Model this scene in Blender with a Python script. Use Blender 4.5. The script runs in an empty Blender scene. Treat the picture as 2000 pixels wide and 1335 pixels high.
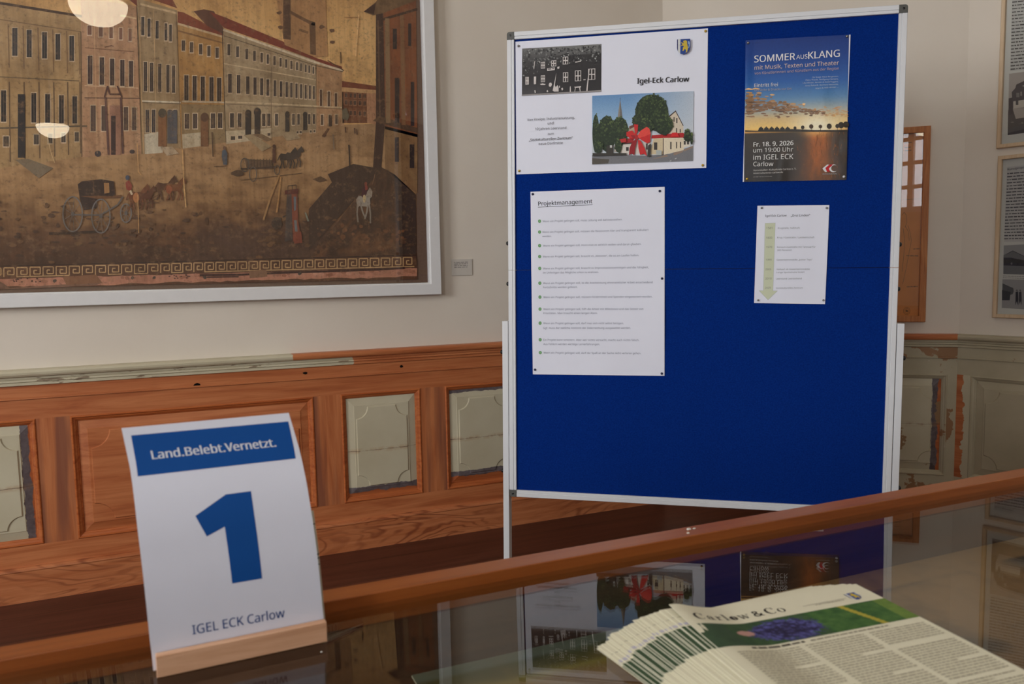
import bpy, bmesh, math, random
from mathutils import Vector, Matrix
from mathutils.geometry import tessellate_polygon

SC = bpy.context.scene
COL = SC.collection
rnd = random.Random(11)

# ------------------------------------------------------------------ camera
FOC, PITCH, ROLL, YAW, EYE = 1552.6, 0.0918, -0.0189, 0.406, 1.1235


def cam_basis():
    cp, sp = math.cos(PITCH), math.sin(PITCH)
    f = Vector((0, cp, -sp)); r = Vector((1, 0, 0)); u = r.cross(f)
    cr, sr = math.cos(ROLL), math.sin(ROLL)
    r, u = r * cr + u * sr, u * cr - r * sr
    R = Matrix.Rotation(-YAW, 3, 'Z')
    return R @ r, R @ u, R @ f


CR, CU, CF = cam_basis()
CPOS = Vector((0, 0, EYE))
cam = bpy.data.cameras.new('camera')
cam.sensor_width = 17.3
cam.lens = FOC * 17.3 / 2000
cam.clip_start = 0.02
cam.clip_end = 60
cam.dof.use_dof = True
cam.dof.focus_distance = 2.3
cam.dof.aperture_fstop = 5.0
camo = bpy.data.objects.new('camera', cam)
COL.objects.link(camo)
camo.matrix_world = Matrix(((CR.x, CU.x, -CF.x, 0), (CR.y, CU.y, -CF.y, 0), (CR.z, CU.z, -CF.z, EYE), (0, 0, 0, 1)))
SC.camera = camo


def ray(x, y):
    return CR * ((x - 1000) / FOC) - CU * ((y - 667.5) / FOC) + CF


# ------------------------------------------------------------------ light
world = bpy.data.worlds.new('overcast_sky')
SC.world = world
world.use_nodes = True
world.node_tree.nodes['Background'].inputs[0].default_value = (0.72, 0.83, 1.0, 1)
world.node_tree.nodes['Background'].inputs[1].default_value = 1.2
SC.view_settings.view_transform = 'Standard'
SC.view_settings.look = 'None'
SC.view_settings.gamma = 1.0
SC.view_settings.use_curve_mapping = False
SC.view_settings.exposure = 0.0
SC.cycles.use_denoising = True
SC.cycles.max_bounces = 10
SC.cycles.transparent_max_bounces = 16
SC.cycles.caustics_reflective = False
SC.cycles.caustics_refractive = False


def area(name, loc, direction, sx, sy, power, color, spread=180):
    l = bpy.data.lights.new(name, 'AREA')
    l.shape = 'RECTANGLE'; l.size = sx; l.size_y = sy
    l.energy = power; l.color = color; l.spread = math.radians(spread)
    o = bpy.data.objects.new(name, l); COL.objects.link(o)
    o.location = loc
    o.rotation_euler = Vector(direction).to_track_quat('-Z', 'Z').to_euler()
    return o


# daylight arriving through the three windows (openings are built further down)
DAY = (0.97, 0.985, 1.0)
area('daylight_window', (-3.95, 0.55, 2.0), (1, 0.12, -0.10), 1.5, 2.2, 250, DAY)
area('daylight_window', (-3.95, -3.0, 2.0), (1, 0.2, -0.10), 1.5, 2.2, 190, DAY)
area('daylight_window', (-2.62, -6.35, 2.6), (0.15, 1, -0.12), 1.2, 1.6, 26, DAY)


# ------------------------------------------------------------------ colour + node helpers
def lin(c):
    c /= 255.0
    return c / 12.92 if c <= 0.04045 else ((c + 0.055) / 1.055) ** 2.4


def RGB(r, g, b):
    return (lin(r), lin(g), lin(b), 1.0)


class NT:
    """a small wrapper for building a Principled material node by node"""

    def __init__(self, name, rough=0.5, spec=0.5, metal=0.0):
        self.m = bpy.data.materials.new(name)
        self.m.use_nodes = True
        self.t = self.m.node_tree
        self.b = self.t.nodes['Principled BSDF']
        self.b.inputs['Roughness'].default_value = rough
        self.b.inputs['Specular IOR Level'].default_value = spec
        self.b.inputs['Metallic'].default_value = metal
        self._co = None

    def n(self, kind, **kw):
        nd = self.t.nodes.new(kind)
        for k, v in kw.items():
            setattr(nd, k, v)
        return nd

    def l(self, a, b):
        self.t.links.new(a, b)

    def put(self, sock, v):
        if hasattr(v, 'is_output') or hasattr(v, 'links'):
            self.l(v, sock)
        elif isinstance(v, (tuple, list)) and len(v) == 3 and sock.type == 'RGBA':
            sock.default_value = (*v, 1)
        else:
            sock.default_value = v

    def co(self):
        if self._co is None:
            self._co = self.n('ShaderNodeTexCoord').outputs['Object']
        return self._co

    def mapped(self, scale=(1, 1, 1), loc=(0, 0, 0), rot=(0, 0, 0)):
        m = self.n('ShaderNodeMapping')
        m.inputs['Scale'].default_value = scale
        m.inputs['Location'].default_value = loc
        m.inputs['Rotation'].default_value = rot
        self.l(self.co(), m.inputs['Vector'])
        return m.outputs[0]

    def noise(self, vec=None, scale=5.0, detail=4.0, rough=0.55, dist=0.0, out=0):
        nd = self.n('ShaderNodeTexNoise')
        self.l(vec if vec is not None else self.co(), nd.inputs['Vector'])
        nd.inputs['Scale'].default_value = scale
        nd.inputs['Detail'].default_value = detail
        nd.inputs['Roughness'].default_value = rough
        nd.inputs['Distortion'].default_value = dist
        return nd.outputs[out]

    def math(self, op, a, b=0.0, c=None, clamp=False):
        nd = self.n('ShaderNodeMath', operation=op, use_clamp=clamp)
        self.put(nd.inputs[0], a); self.put(nd.inputs[1], b)
        if c is not None:
            self.put(nd.inputs[2], c)
        return nd.outputs[0]

    def ramp(self, fac, stops):
        nd = self.n('ShaderNodeValToRGB')
        e = nd.color_ramp.elements
        e[0].position, e[0].color = stops[0]
        e[1].position, e[1].color = stops[-1]
        for p, c in stops[1:-1]:
            k = e.new(p); k.color = c
        self.l(fac, nd.inputs[0])
        return nd.outputs[0]

    def mix(self, fac, a, b, mode='MIX'):
        nd = self.n('ShaderNodeMix', data_type='RGBA', blend_type=mode)
        self.put(nd.inputs[0], fac); self.put(nd.inputs[6], a); self.put(nd.inputs[7], b)
        return nd.outputs[2]

    def step(self, v, lo, hi):
        nd = self.n('ShaderNodeMapRange', clamp=True)
        self.put(nd.inputs[0], v)
        nd.inputs[1].default_value = lo; nd.inputs[2].default_value = hi
        return nd.outputs[0]

    def xyz(self):
        nd = self.n('ShaderNodeSeparateXYZ')
        self.l(self.co(), nd.inputs[0])
        return nd.outputs

    def color(self, c):
        self.put(self.b.inputs['Base Color'], c)
        return self

    def bump(self, h, strength=0.2, dist=0.01):
        nd = self.n('ShaderNodeBump')
        nd.inputs['Strength'].default_value = strength
        nd.inputs['Distance'].default_value = dist
        self.l(h, nd.inputs['Height'])
        self.l(nd.outputs[0], self.b.inputs['Normal'])
        return self


def plain(name, c, rough=0.5, spec=0.5, metal=0.0, var=0.06, scale=30.0):
    k = NT(name, rough, spec, metal)
    n = k.noise(scale=scale, detail=3)
    d = tuple(x * (1 - var) for x in c[:3]) + (1,)
    e = tuple(min(1, x * (1 + var)) for x in c[:3]) + (1,)
    k.color(k.ramp(n, [(0.3, d), (0.7, e)]))
    return k.m


def wood_color(k, dark, mid, light, axis=0, scale=1.0, fig=0.6):
    """long grain along the given object axis"""
    s = [16.0 * scale] * 3
    s[axis] = 1.1 * scale
    v = k.mapped(tuple(s))
    g = k.noise(v, 1.6, 6, 0.6, 1.2)
    s2 = [90.0 * scale] * 3
    s2[axis] = 2.5 * scale
    fine = k.noise(k.mapped(tuple(s2)), 2.0, 3, 0.6, 0.2)
    f = k.math('ADD', k.math('MULTIPLY', g, fig + 0.4), k.math('MULTIPLY', fine, 0.3))
    return k.ramp(f, [(0.38, dark), (0.56, mid), (0.78, light)])


def wood(name, dark, mid, light, axis=0, scale=1.0, rough=0.42, fig=0.6, spec=0.4):
    k = NT(name, rough, spec)
    k.color(wood_color(k, dark, mid, light, axis, scale, fig))
    return k.m


def glass_mat(name, tint=(1, 1, 1, 1), rough=0.0):
    """clear pane: both faces mirror by the true Fresnel share, the rest passes straight through"""
    k = NT(name)
    t = k.t
    t.nodes.remove(k.b)
    out = [n for n in t.nodes if n.type == 'OUTPUT_MATERIAL'][0]
    geo = k.n('ShaderNodeNewGeometry')
    ior = k.math('MULTIPLY_ADD', geo.outputs['Backfacing'], 1 / 1.5 - 1.5, 1.5)
    fr = k.n('ShaderNodeFresnel'); k.l(ior, fr.inputs['IOR'])
    tr = k.n('ShaderNodeBsdfTransparent'); tr.inputs[0].default_value = tint
    gl = k.n('ShaderNodeBsdfGlossy'); gl.inputs['Roughness'].default_value = rough
    mx = k.n('ShaderNodeMixShader')
    k.l(fr.outputs[0], mx.inputs[0]); k.l(tr.outputs[0], mx.inputs[1]); k.l(gl.outputs[0], mx.inputs[2])
    k.l(mx.outputs[0], out.inputs['Surface'])
    return k.m


# ------------------------------------------------------------------ frames of reference
class Frame:
    """a local frame: x to the right, y up (or away), z out of the surface"""

    def __init__(self, o, ax, ay):
        self.o = Vector(o); self.x = Vector(ax).normalized(); y = Vector(ay)
        self.z = self.x.cross(y).normalized(); self.y = self.z.cross(self.x)
        x, y, z, o = self.x, self.y, self.z, self.o
        self.M = Matrix(((x.x, y.x, z.x, o.x), (x.y, y.y, z.y, o.y), (x.z, y.z, z.z, o.z), (0, 0, 0, 1)))

    def uv(self, px, py, off=0.0):
        """where the sight line through that point of the picture meets this frame's plane, in metres of the plane"""
        d = ray(px, py)
        p = self.o + self.z * off
        w = CPOS + d * ((p - CPOS).dot(self.z) / d.dot(self.z)) - self.o
        return (w.dot(self.x), w.dot(self.y))

    def at(self, x, y, z=0.0):
        return self.o + self.x * x + self.y * y + self.z * z


# ------------------------------------------------------------------ objects
def put(o, parent=None, frame=None, loc=None):
    COL.objects.link(o)
    if parent is not None:
        o.parent = parent
    if frame is not None:
        o.matrix_world = frame.M
    if loc is not None:
        o.location = loc
    return o


def tag(o, label=None, cat=None, group=None, kind=None):
    if label: o['label'] = label
    if cat: o['category'] = cat
    if group: o['group'] = group
    if kind: o['kind'] = kind
    return o


def empty(name, frame=None, loc=None):
    e = bpy.data.objects.new(name, None)
    e.empty_display_size = 0.05
    return put(e, None, frame, loc)


class MB:
    """collects shapes and builds them as one mesh"""

    def __init__(self):
        self.v = []; self.f = []; self.m = []; self.s = []

    def face(self, pts, m=0, smooth=False):
        b = len(self.v)
        self.v += [tuple(p) for p in pts]
        self.f.append(tuple(range(b, b + len(pts)))); self.m.append(m); self.s.append(smooth)

    def grid(self, rows, m=0, closed_u=False, closed_v=False, smooth=True):
        b = len(self.v); nr = len(rows); nc = len(rows[0])
        for r in rows:
            self.v += [tuple(p) for p in r]
        for i in range(nr if closed_v else nr - 1):
            for j in range(nc if closed_u else nc - 1):
                i2, j2 = (i + 1) % nr, (j + 1) % nc
                self.f.append((b + i * nc + j, b + i * nc + j2, b + i2 * nc + j2, b + i2 * nc + j))
                self.m.append(m); self.s.append(smooth)

    def box(self, x0, y0, z0, x1, y1, z1, m=0):
        p = [(x0, y0, z0), (x1, y0, z0), (x1, y1, z0), (x0, y1, z0), (x0, y0, z1), (x1, y0, z1), (x1, y1, z1), (x0, y1, z1)]
        b = len(self.v); self.v += p
        for q in ((0, 3, 2, 1), (4, 5, 6, 7), (0, 1, 5, 4), (1, 2, 6, 5), (2, 3, 7, 6), (3, 0, 4, 7)):
            self.f.append(tuple(b + i for i in q)); self.m.append(m); self.s.append(False)

    def prism(self, poly, z0, z1, m=0):
        n = len(poly)
        a = sum(poly[i][0] * poly[(i + 1) % n][1] - poly[(i + 1) % n][0] * poly[i][1] for i in range(n))
        if a < 0: poly = poly[::-1]
        b = len(self.v)
        self.v += [(x, y, z0) for x, y in poly] + [(x, y, z1) for x, y in poly]
        self.f.append(tuple(b + n - 1 - i for i in range(n))); self.f.append(tuple(b + n + i for i in range(n)))
        self.m += [m, m]; self.s += [False, False]
        for i in range(n):
            j = (i + 1) % n
            self.f.append((b + i, b + j, b + n + j, b + n + i)); self.m.append(m); self.s.append(False)

    def lathe(self, prof, c=(0, 0, 0), axis='z', n=24, m=0):
        rows = []
        for r, h in prof:
            row = []
            for k in range(n):
                t = 2 * math.pi * k / n
                a, b2 = r * math.cos(t), r * math.sin(t)
                p = (a, b2, h) if axis == 'z' else ((h, a, b2) if axis == 'x' else (b2, h, a))
                row.append((c[0] + p[0], c[1] + p[1], c[2] + p[2]))
            rows.append(row)
        self.grid(rows, m, closed_u=True)

    def rings(self, x0, y0, x1, y1, prof, cap=True, m=0, mcap=None):
        """a mitred moulding run round a rectangle: prof lists (inset, height); the last ring may be capped"""
        rr = [[(x0 + d, y0 + d, h), (x1 - d, y0 + d, h), (x1 - d, y1 - d, h), (x0 + d, y1 - d, h)] for d, h in prof]
        for a, b in zip(rr, rr[1:]):
            for i in range(4):
                j = (i + 1) % 4
                self.face((a[i], a[j], b[j], b[i]), m)
        if cap:
            self.face(rr[-1], m if mcap is None else mcap)

    def extrude_x(self, prof, x0, x1, mats=None, m=0, caps=True):
        """a profile of (y, z) points drawn along x"""
        for i in range(len(prof) - 1):
            (ya, za), (yb, zb) = prof[i], prof[i + 1]
            self.face(((x0, ya, za), (x1, ya, za), (x1, yb, zb), (x0, yb, zb)), mats[i] if mats else m)
        if caps:
            self.face([(x1, y, z) for y, z in prof], m); self.face([(x0, y, z) for y, z in prof][::-1], m)

    def build(self, name, mats, parent=None, frame=None, loc=None, bevel=0.0, weld=True, fix=False):
        me = bpy.data.meshes.new(name)
        me.from_pydata(self.v, [], self.f)
        me.update()
        if not isinstance(mats, (list, tuple)): mats = [mats]
        for q in mats: me.materials.append(q)
        me.polygons.foreach_set('material_index', self.m)
        me.polygons.foreach_set('use_smooth', self.s)
        if weld:
            bm = bmesh.new(); bm.from_mesh(me)
            bmesh.ops.remove_doubles(bm, verts=bm.verts, dist=1e-6)
            if fix: bmesh.ops.recalc_face_normals(bm, faces=bm.faces)
            bm.to_mesh(me); bm.free()
        o = bpy.data.objects.new(name, me)
        put(o, parent, frame, loc)
        if bevel:
            md = o.modifiers.new('soft_edges', 'BEVEL'); md.width = bevel; md.segments = 2; md.limit_method = 'ANGLE'
            md.angle_limit = math.radians(50)
        return o


def vnoise(x, y, seed=0):
    def h(i, j):
        n = (i * 374761393 + j * 668265263 + seed * 974634777) & 0xffffffff
        n = ((n ^ (n >> 13)) * 1274126177) & 0xffffffff
        return ((n ^ (n >> 16)) & 0xffff) / 65535.0
    i, j = math.floor(x), math.floor(y)
    fx, fy = x - i, y - j
    fx, fy = fx * fx * (3 - 2 * fx), fy * fy * (3 - 2 * fy)
    a = h(i, j) + (h(i + 1, j) - h(i, j)) * fx
    b = h(i, j + 1) + (h(i + 1, j + 1) - h(i, j + 1)) * fx
    return a + (b - a) * fy


def fbm(x, y, seed=0, octs=4):
    s = 0; a = 0.5
    for o in range(octs):
        s += a * vnoise(x, y, seed + o); x *= 2.1; y *= 2.1; a *= 0.5
    return s / (1 - 0.5 ** octs)


def lerp(a, b, t):
    return tuple(p + (q - p) * t for p, q in zip(a, b))


def grad(stops, t):
    for (p, c), (q, d) in zip(stops, stops[1:]):
        if t <= q:
            return lerp(c, d, max(0, min(1, (t - p) / (q - p))))
    return stops[-1][1]


FONTC = {}
try:                                                         # the type Blender itself ships with; its built-in face if that is missing
    import os
    TYPE = bpy.data.fonts.load(os.path.join(bpy.utils.system_resource('DATAFILES', path='fonts'), 'NotoSansHebrew-Regular.woff2'))
except Exception:
    TYPE = None


def glyphs(s):
    key = s
    if key not in FONTC:
        cu = bpy.data.curves.new('lettering_source', 'FONT')
        cu.body = s; cu.size = 1.0
        if TYPE is not None: cu.font = TYPE
        cu.resolution_u = 3
        ob = bpy.data.objects.new('lettering_source', cu)
        COL.objects.link(ob)
        dg = bpy.context.evaluated_depsgraph_get()
        me = ob.evaluated_get(dg).to_mesh()
        me.calc_loop_triangles()
        vs = [(v.co.x, v.co.y) for v in me.vertices]
        ts = [tuple(t.vertices) for t in me.loop_triangles]
        ob.evaluated_get(dg).to_mesh_clear()
        bpy.data.objects.remove(ob); bpy.data.curves.remove(cu)
        xs = [v[0] for v in vs]
        FONTC[key] = (vs, ts, min(xs), max(xs))
    return FONTC[key]


class Print:
    """flat artwork: coloured shapes in thin ink layers, built as one mesh; tr turns the points given into metres on the sheet"""
    STEP = 2.0e-5

    def __init__(self, tr, z0=0.0001):
        self.tr = tr; self.z = z0
        self.v = []; self.c = []; self.f = []; self.marks = []

    def part(self, name):
        """what is drawn from here on becomes a mesh of its own"""
        self.marks.append((name, len(self.v), len(self.f)))
        return self

    def layer(self, k=1):
        self.z += self.STEP * k
        return self

    def _add(self, uvs, tris, cols):
        b = len(self.v)
        for (x, y), c in zip(uvs, cols):
            self.v.append((x, y, self.z)); self.c.append(c)
        for t in tris:
            p, q, r = (uvs[i] for i in t)
            if (q[0] - p[0]) * (r[1] - p[1]) - (q[1] - p[1]) * (r[0] - p[0]) < 0: t = (t[0], t[2], t[1])
            self.f.append(tuple(b + i for i in t))

    def poly(self, pts, c, dz=3e-6):
        uv = [self.tr(*p) for p in pts]
        tr = tessellate_polygon([[Vector((x, y, 0)) for x, y in uv]]) if len(uv) > 3 else [(0, 1, 2)]
        self.z += dz
        self._add(uv, tr, [RGB(*c)] * len(uv))

    def rect(self, x0, y0, x1, y1, c):
        self.poly([(x0, y0), (x1, y0), (x1, y1), (x0, y1)], c)

    def line(self, pts, w, c, dz=3e-6):
        for i, ((x0, y0), (x1, y1)) in enumerate(zip(pts, pts[1:])):
            l = math.hypot(x1 - x0, y1 - y0) or 1
            nx, ny = -(y1 - y0) / l * w / 2, (x1 - x0) / l * w / 2
            self.poly([(x0 + nx, y0 + ny), (x1 + nx, y1 + ny), (x1 - nx, y1 - ny), (x0 - nx, y0 - ny)], c, dz if i % 2 == 0 or not dz else -dz)
        self.z += dz if dz and len(pts) % 2 else 0

    def ell(self, cx, cy, rx, ry, c, n=18, rot=0.0, a0=0, a1=360):
        cr, sr = math.cos(rot), math.sin(rot)
        full = abs(a1 - a0) >= 360
        pts = []
        for k in range(n if full else n + 1):
            t = math.radians(a0 + (a1 - a0) * k / n)
            x, y = rx * math.cos(t), ry * math.sin(t)
            pts.append((cx + x * cr - y * sr, cy + x * sr + y * cr))
        self.poly(pts, c)

    def ring(self, cx, cy, rx, ry, w, c, n=24, a0=0, a1=360):
        pts = [(cx + rx * math.cos(math.radians(a0 + (a1 - a0) * k / n)), cy + ry * math.sin(math.radians(a0 + (a1 - a0) * k / n))) for k in range(n + 1)]
        self.line(pts, w, c)

    def blob(self, cx, cy, r, c, n=7, ry=None):
        ry = ry or r
        self.poly([(cx + r * rnd.uniform(0.6, 1.15) * math.cos(2 * math.pi * k / n), cy + ry * rnd.uniform(0.6, 1.15) * math.sin(2 * math.pi * k / n)) for k in range(n)], c)

    def field(self, quad, nu, nv, fn):
        """a grid of smoothly varying colour over the quad (four corners, clockwise from the top left); fn(u, v) gives the colour"""
        a, b, c, d = quad
        uv = []; cols = []; tris = []
        for j in range(nv + 1):
            for i in range(nu + 1):
                u, v = i / nu, j / nv
                top = lerp(a, b, u); bot = lerp(d, c, u)
                p = lerp(top, bot, v)
                uv.append(self.tr(*p)); cols.append(RGB(*fn(u, v)))
        w = nu + 1
        for j in range(nv):
            for i in range(nu):
                k = j * w + i
                tris += [(k, k + 1, k + w + 1), (k, k + w + 1, k + w)]
        self._add(uv, tris, cols)

    def text(self, s, p0, p1, c, bold=0.0, tall=1.0):
        """writes s with its baseline from p0 to p1"""
        vs, ts, x0, x1 = glyphs(s)
        a, b = self.tr(*p0), self.tr(*p1)
        dx, dy = b[0] - a[0], b[1] - a[1]
        k = 1 / (x1 - x0)
        for sh in ((0.0,) if bold <= 0 else (-bold / 2, bold / 2)):      # heavy type: two passes, a hair apart
            self.z += 3e-6
            uv = [(a[0] + (x - x0 + sh) * k * dx - y * k * tall * dy, a[1] + (x - x0 + sh) * k * dy + y * k * tall * dx) for x, y in vs]
            self._add(uv, ts, [RGB(*c)] * len(uv))

    def words(self, p0, p1, h, c, fill=1.0, seed=0):
        """a line of print too small to read: word-long strokes"""
        r = random.Random(seed * 7919 + int(p0[0] * 13 + p0[1] * 101))
        L = math.hypot(p1[0] - p0[0], p1[1] - p0[1]); t = 0
        ux, uy = (p1[0] - p0[0]) / L, (p1[1] - p0[1]) / L
        end = L * fill
        while t < end:
            w = min(r.uniform(1.2, 4.5) * h, end - t)
            if w > h * 0.5:
                a = (p0[0] + ux * t, p0[1] + uy * t); b = (p0[0] + ux * (t + w), p0[1] + uy * (t + w))
                self.line([a, b], h * r.uniform(0.75, 1.0), c, 0.0)
            t += w + h * 0.6

    def build(self, name, mat, parent=None, bend=None, cut=None, frame=None):
        if self.marks:
            mk = self.marks + [(None, len(self.v), len(self.f))]
            V, C, Fc = self.v, self.c, self.f
            self.marks = []
            for (nm, v0, f0), (_, v1, f1) in zip(mk, mk[1:]):
                self.v, self.c = V[v0:v1], C[v0:v1]
                self.f = [tuple(i - v0 for i in t) for t in Fc[f0:f1]]
                self.build(nm, mat, parent, bend, cut, frame)
            return None
        me = bpy.data.meshes.new(name)
        me.from_pydata(self.v, [], self.f); me.update()
        at = me.color_attributes.new('ink', 'FLOAT_COLOR', 'POINT')
        flat = []
        for c in self.c: flat += c
        at.data.foreach_set('color', flat)
        if bend is not None:
            bm = bmesh.new(); bm.from_mesh(me)
            xs = [v.co.x for v in bm.verts]; ys = [v.co.y for v in bm.verts]
            for ax, lo, hi, st in ((0, min(xs), max(xs), cut[0]), (1, min(ys), max(ys), cut[1])):
                if not st: continue
                q = math.floor(lo / st) * st + st
                while q < hi:
                    no = (1, 0, 0) if ax == 0 else (0, 1, 0)
                    bmesh.ops.bisect_plane(bm, geom=bm.verts[:] + bm.edges[:] + bm.faces[:], plane_co=(q if ax == 0 else 0, q if ax == 1 else 0, 0), plane_no=no, dist=1e-7)
                    q += st
            for v in bm.verts:
                v.co = bend(v.co.x, v.co.y, v.co.z)
            bmesh.ops.triangulate(bm, faces=[f for f in bm.faces if len(f.verts) > 3])
            bm.to_mesh(me); bm.free()
        me.materials.append(mat)
        o = bpy.data.objects.new(name, me)
        return put(o, parent, frame)


def ink_mat(name, rough=0.6, spec=0.3, amp=0.12, scale=60, stain=None):
    k = NT(name, rough, spec)
    a = k.n('ShaderNodeAttribute', attribute_name='ink').outputs['Color']
    n = k.noise(scale=scale, detail=4)
    v = k.step(n, 0.25, 0.75)
    g = k.math('MULTIPLY_ADD', v, 2 * amp, 1 - amp)
    c = k.mix(1.0, a, k.ramp(g, [(0.0, (0, 0, 0, 1)), (1.0, (1, 1, 1, 1))]), 'MULTIPLY') if amp > 0 else a
    if stain:
        c = stain(k, c)
    k.color(c)
    return k.m


def sheet(name, w, h, nx, ny, bend, mat, parent, thick=0.0003, x0=0.0, y0=0.0):
    """a sheet of paper from (x0, y0), bent by bend(x, y, z)"""
    b = MB()
    for z, fl in ((0.0, False), (-thick, True)):
        rows = [[bend(x0 + w * i / nx, y0 + h * j / ny, z) for i in range(nx + 1)] for j in range(ny + 1)]
        b.grid(rows if not fl else rows[::-1])
    e = lambda i, j, z: bend(x0 + w * i / nx, y0 + h * j / ny, z)
    for i in range(nx):
        b.face((e(i, 0, -thick), e(i + 1, 0, -thick), e(i + 1, 0, 0), e(i, 0, 0)))
        b.face((e(i + 1, ny, -thick), e(i, ny, -thick), e(i, ny, 0), e(i + 1, ny, 0)))
    for j in range(ny):
        b.face((e(0, j + 1, -thick), e(0, j, -thick), e(0, j, 0), e(0, j + 1, 0)))
        b.face((e(nx, j, -thick), e(nx, j + 1, -thick), e(nx, j + 1, 0), e(nx, j, 0)))
    return b.build(name, mat, parent, weld=False)

# ------------------------------------------------------------------ shared materials
M = {}
k = NT('plaster_wall', 0.85, 0.2)
k.color(k.ramp(k.noise(scale=1.3, detail=5), [(0.3, RGB(222, 211, 196)), (0.7, RGB(231, 222, 209))]))
k.bump(k.noise(scale=60, detail=4), 0.08, 0.004)
M['plaster'] = k.m
M['ceiling'] = plain('ceiling_paint', RGB(232, 228, 220), 0.9, 0.2, var=0.02, scale=3)
M['white'] = plain('white_lacquer', RGB(230, 229, 228), 0.35, 0.5, var=0.015)
M['white_metal'] = plain('white_coated_metal', RGB(222, 224, 227), 0.35, 0.5, var=0.002, scale=3)
M['grey_plastic'] = plain('grey_plastic', RGB(88, 88, 84), 0.5, 0.4, var=0.05)
M['black'] = plain('black_plastic', RGB(18, 18, 20), 0.3, 0.5, var=0.1)
M['paper'] = plain('white_paper', RGB(232, 234, 246), 0.75, 0.2, var=0.012, scale=8)
M['ivory'] = plain('ivory_paper', RGB(226, 221, 196), 0.7, 0.25, var=0.02, scale=20)
M['dark_gap'] = plain('dark_gap', RGB(20, 16, 14), 0.9, 0.1, var=0.1)
M['ink'] = ink_mat('printed_ink', 0.65, 0.25, amp=0.0)
M['photo'] = ink_mat('printed_photo', 0.5, 0.3, amp=0.16, scale=240)
M['gloss'] = ink_mat('glossy_poster_print', 0.22, 0.45, amp=0.12, scale=150)
M['glass'] = glass_mat('clear_glass')
M['case_glass'] = glass_mat('case_glass', (0.94, 0.96, 0.93, 1))
ORD, ORM, ORL = RGB(154, 82, 46), RGB(178, 102, 60), RGB(198, 124, 78)
M['pine_x'] = wood('orange_pine_rail', ORD, ORM, ORL, 0)
M['pine_y'] = wood('orange_pine_stile', ORD, ORM, ORL, 1)
M['pine_m'] = wood('orange_pine_moulding', RGB(146, 70, 32), RGB(172, 90, 46), RGB(192, 110, 60), 0, 1.6, 0.35)
M['case_wood'] = wood('red_brown_case_wood', RGB(124, 62, 22), RGB(150, 80, 32), RGB(166, 96, 44), 0, 0.8, 0.32, 0.5, 0.5)
M['case_dark'] = wood('dark_case_wood', RGB(50, 28, 20), RGB(72, 42, 30), RGB(88, 54, 38), 0, 1.0, 0.4)
M['beech'] = wood('beech_block', RGB(196, 146, 112), RGB(214, 166, 132), RGB(226, 182, 148), 0, 3.0, 0.5)
M['pale_frame'] = wood('pale_ash_frame', RGB(190, 160, 125), RGB(206, 178, 144), RGB(216, 192, 160), 1, 2.0, 0.5)
M['orange_frame'] = wood('orange_wood_frame', RGB(140, 78, 34), RGB(176, 106, 52), RGB(196, 128, 70), 1, 2.0, 0.4)

k = NT('dark_floor_boards', 0.38, 0.45)
c = wood_color(k, RGB(50, 24, 17), RGB(72, 36, 26), RGB(88, 48, 36), 0, 0.8)
y = k.xyz()[1]
gap = k.math('ABSOLUTE', k.math('SUBTRACT', k.math('FRACT', k.math('MULTIPLY', y, 5.0)), 0.5))
c = k.mix(k.step(gap, 0.488, 0.497), c, RGB(24, 12, 9))
sp = k.noise(scale=55, detail=2)
c = k.mix(k.math('MULTIPLY', k.step(sp, 0.74, 0.78), 0.5), c, RGB(120, 95, 85))
k.color(c); M['floor'] = k.m

k = NT('blue_felt', 0.95, 0.1)
k.color(k.ramp(k.noise(scale=260, detail=3), [(0.3, RGB(1, 35, 108)), (0.7, RGB(4, 47, 130))]))
k.bump(k.noise(scale=420, detail=2), 0.35, 0.002)
M['felt'] = k.m


def cream_color(k):
    return k.ramp(k.noise(scale=4, detail=6), [(0.3, RGB(190, 180, 152)), (0.7, RGB(204, 196, 170))])


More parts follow.
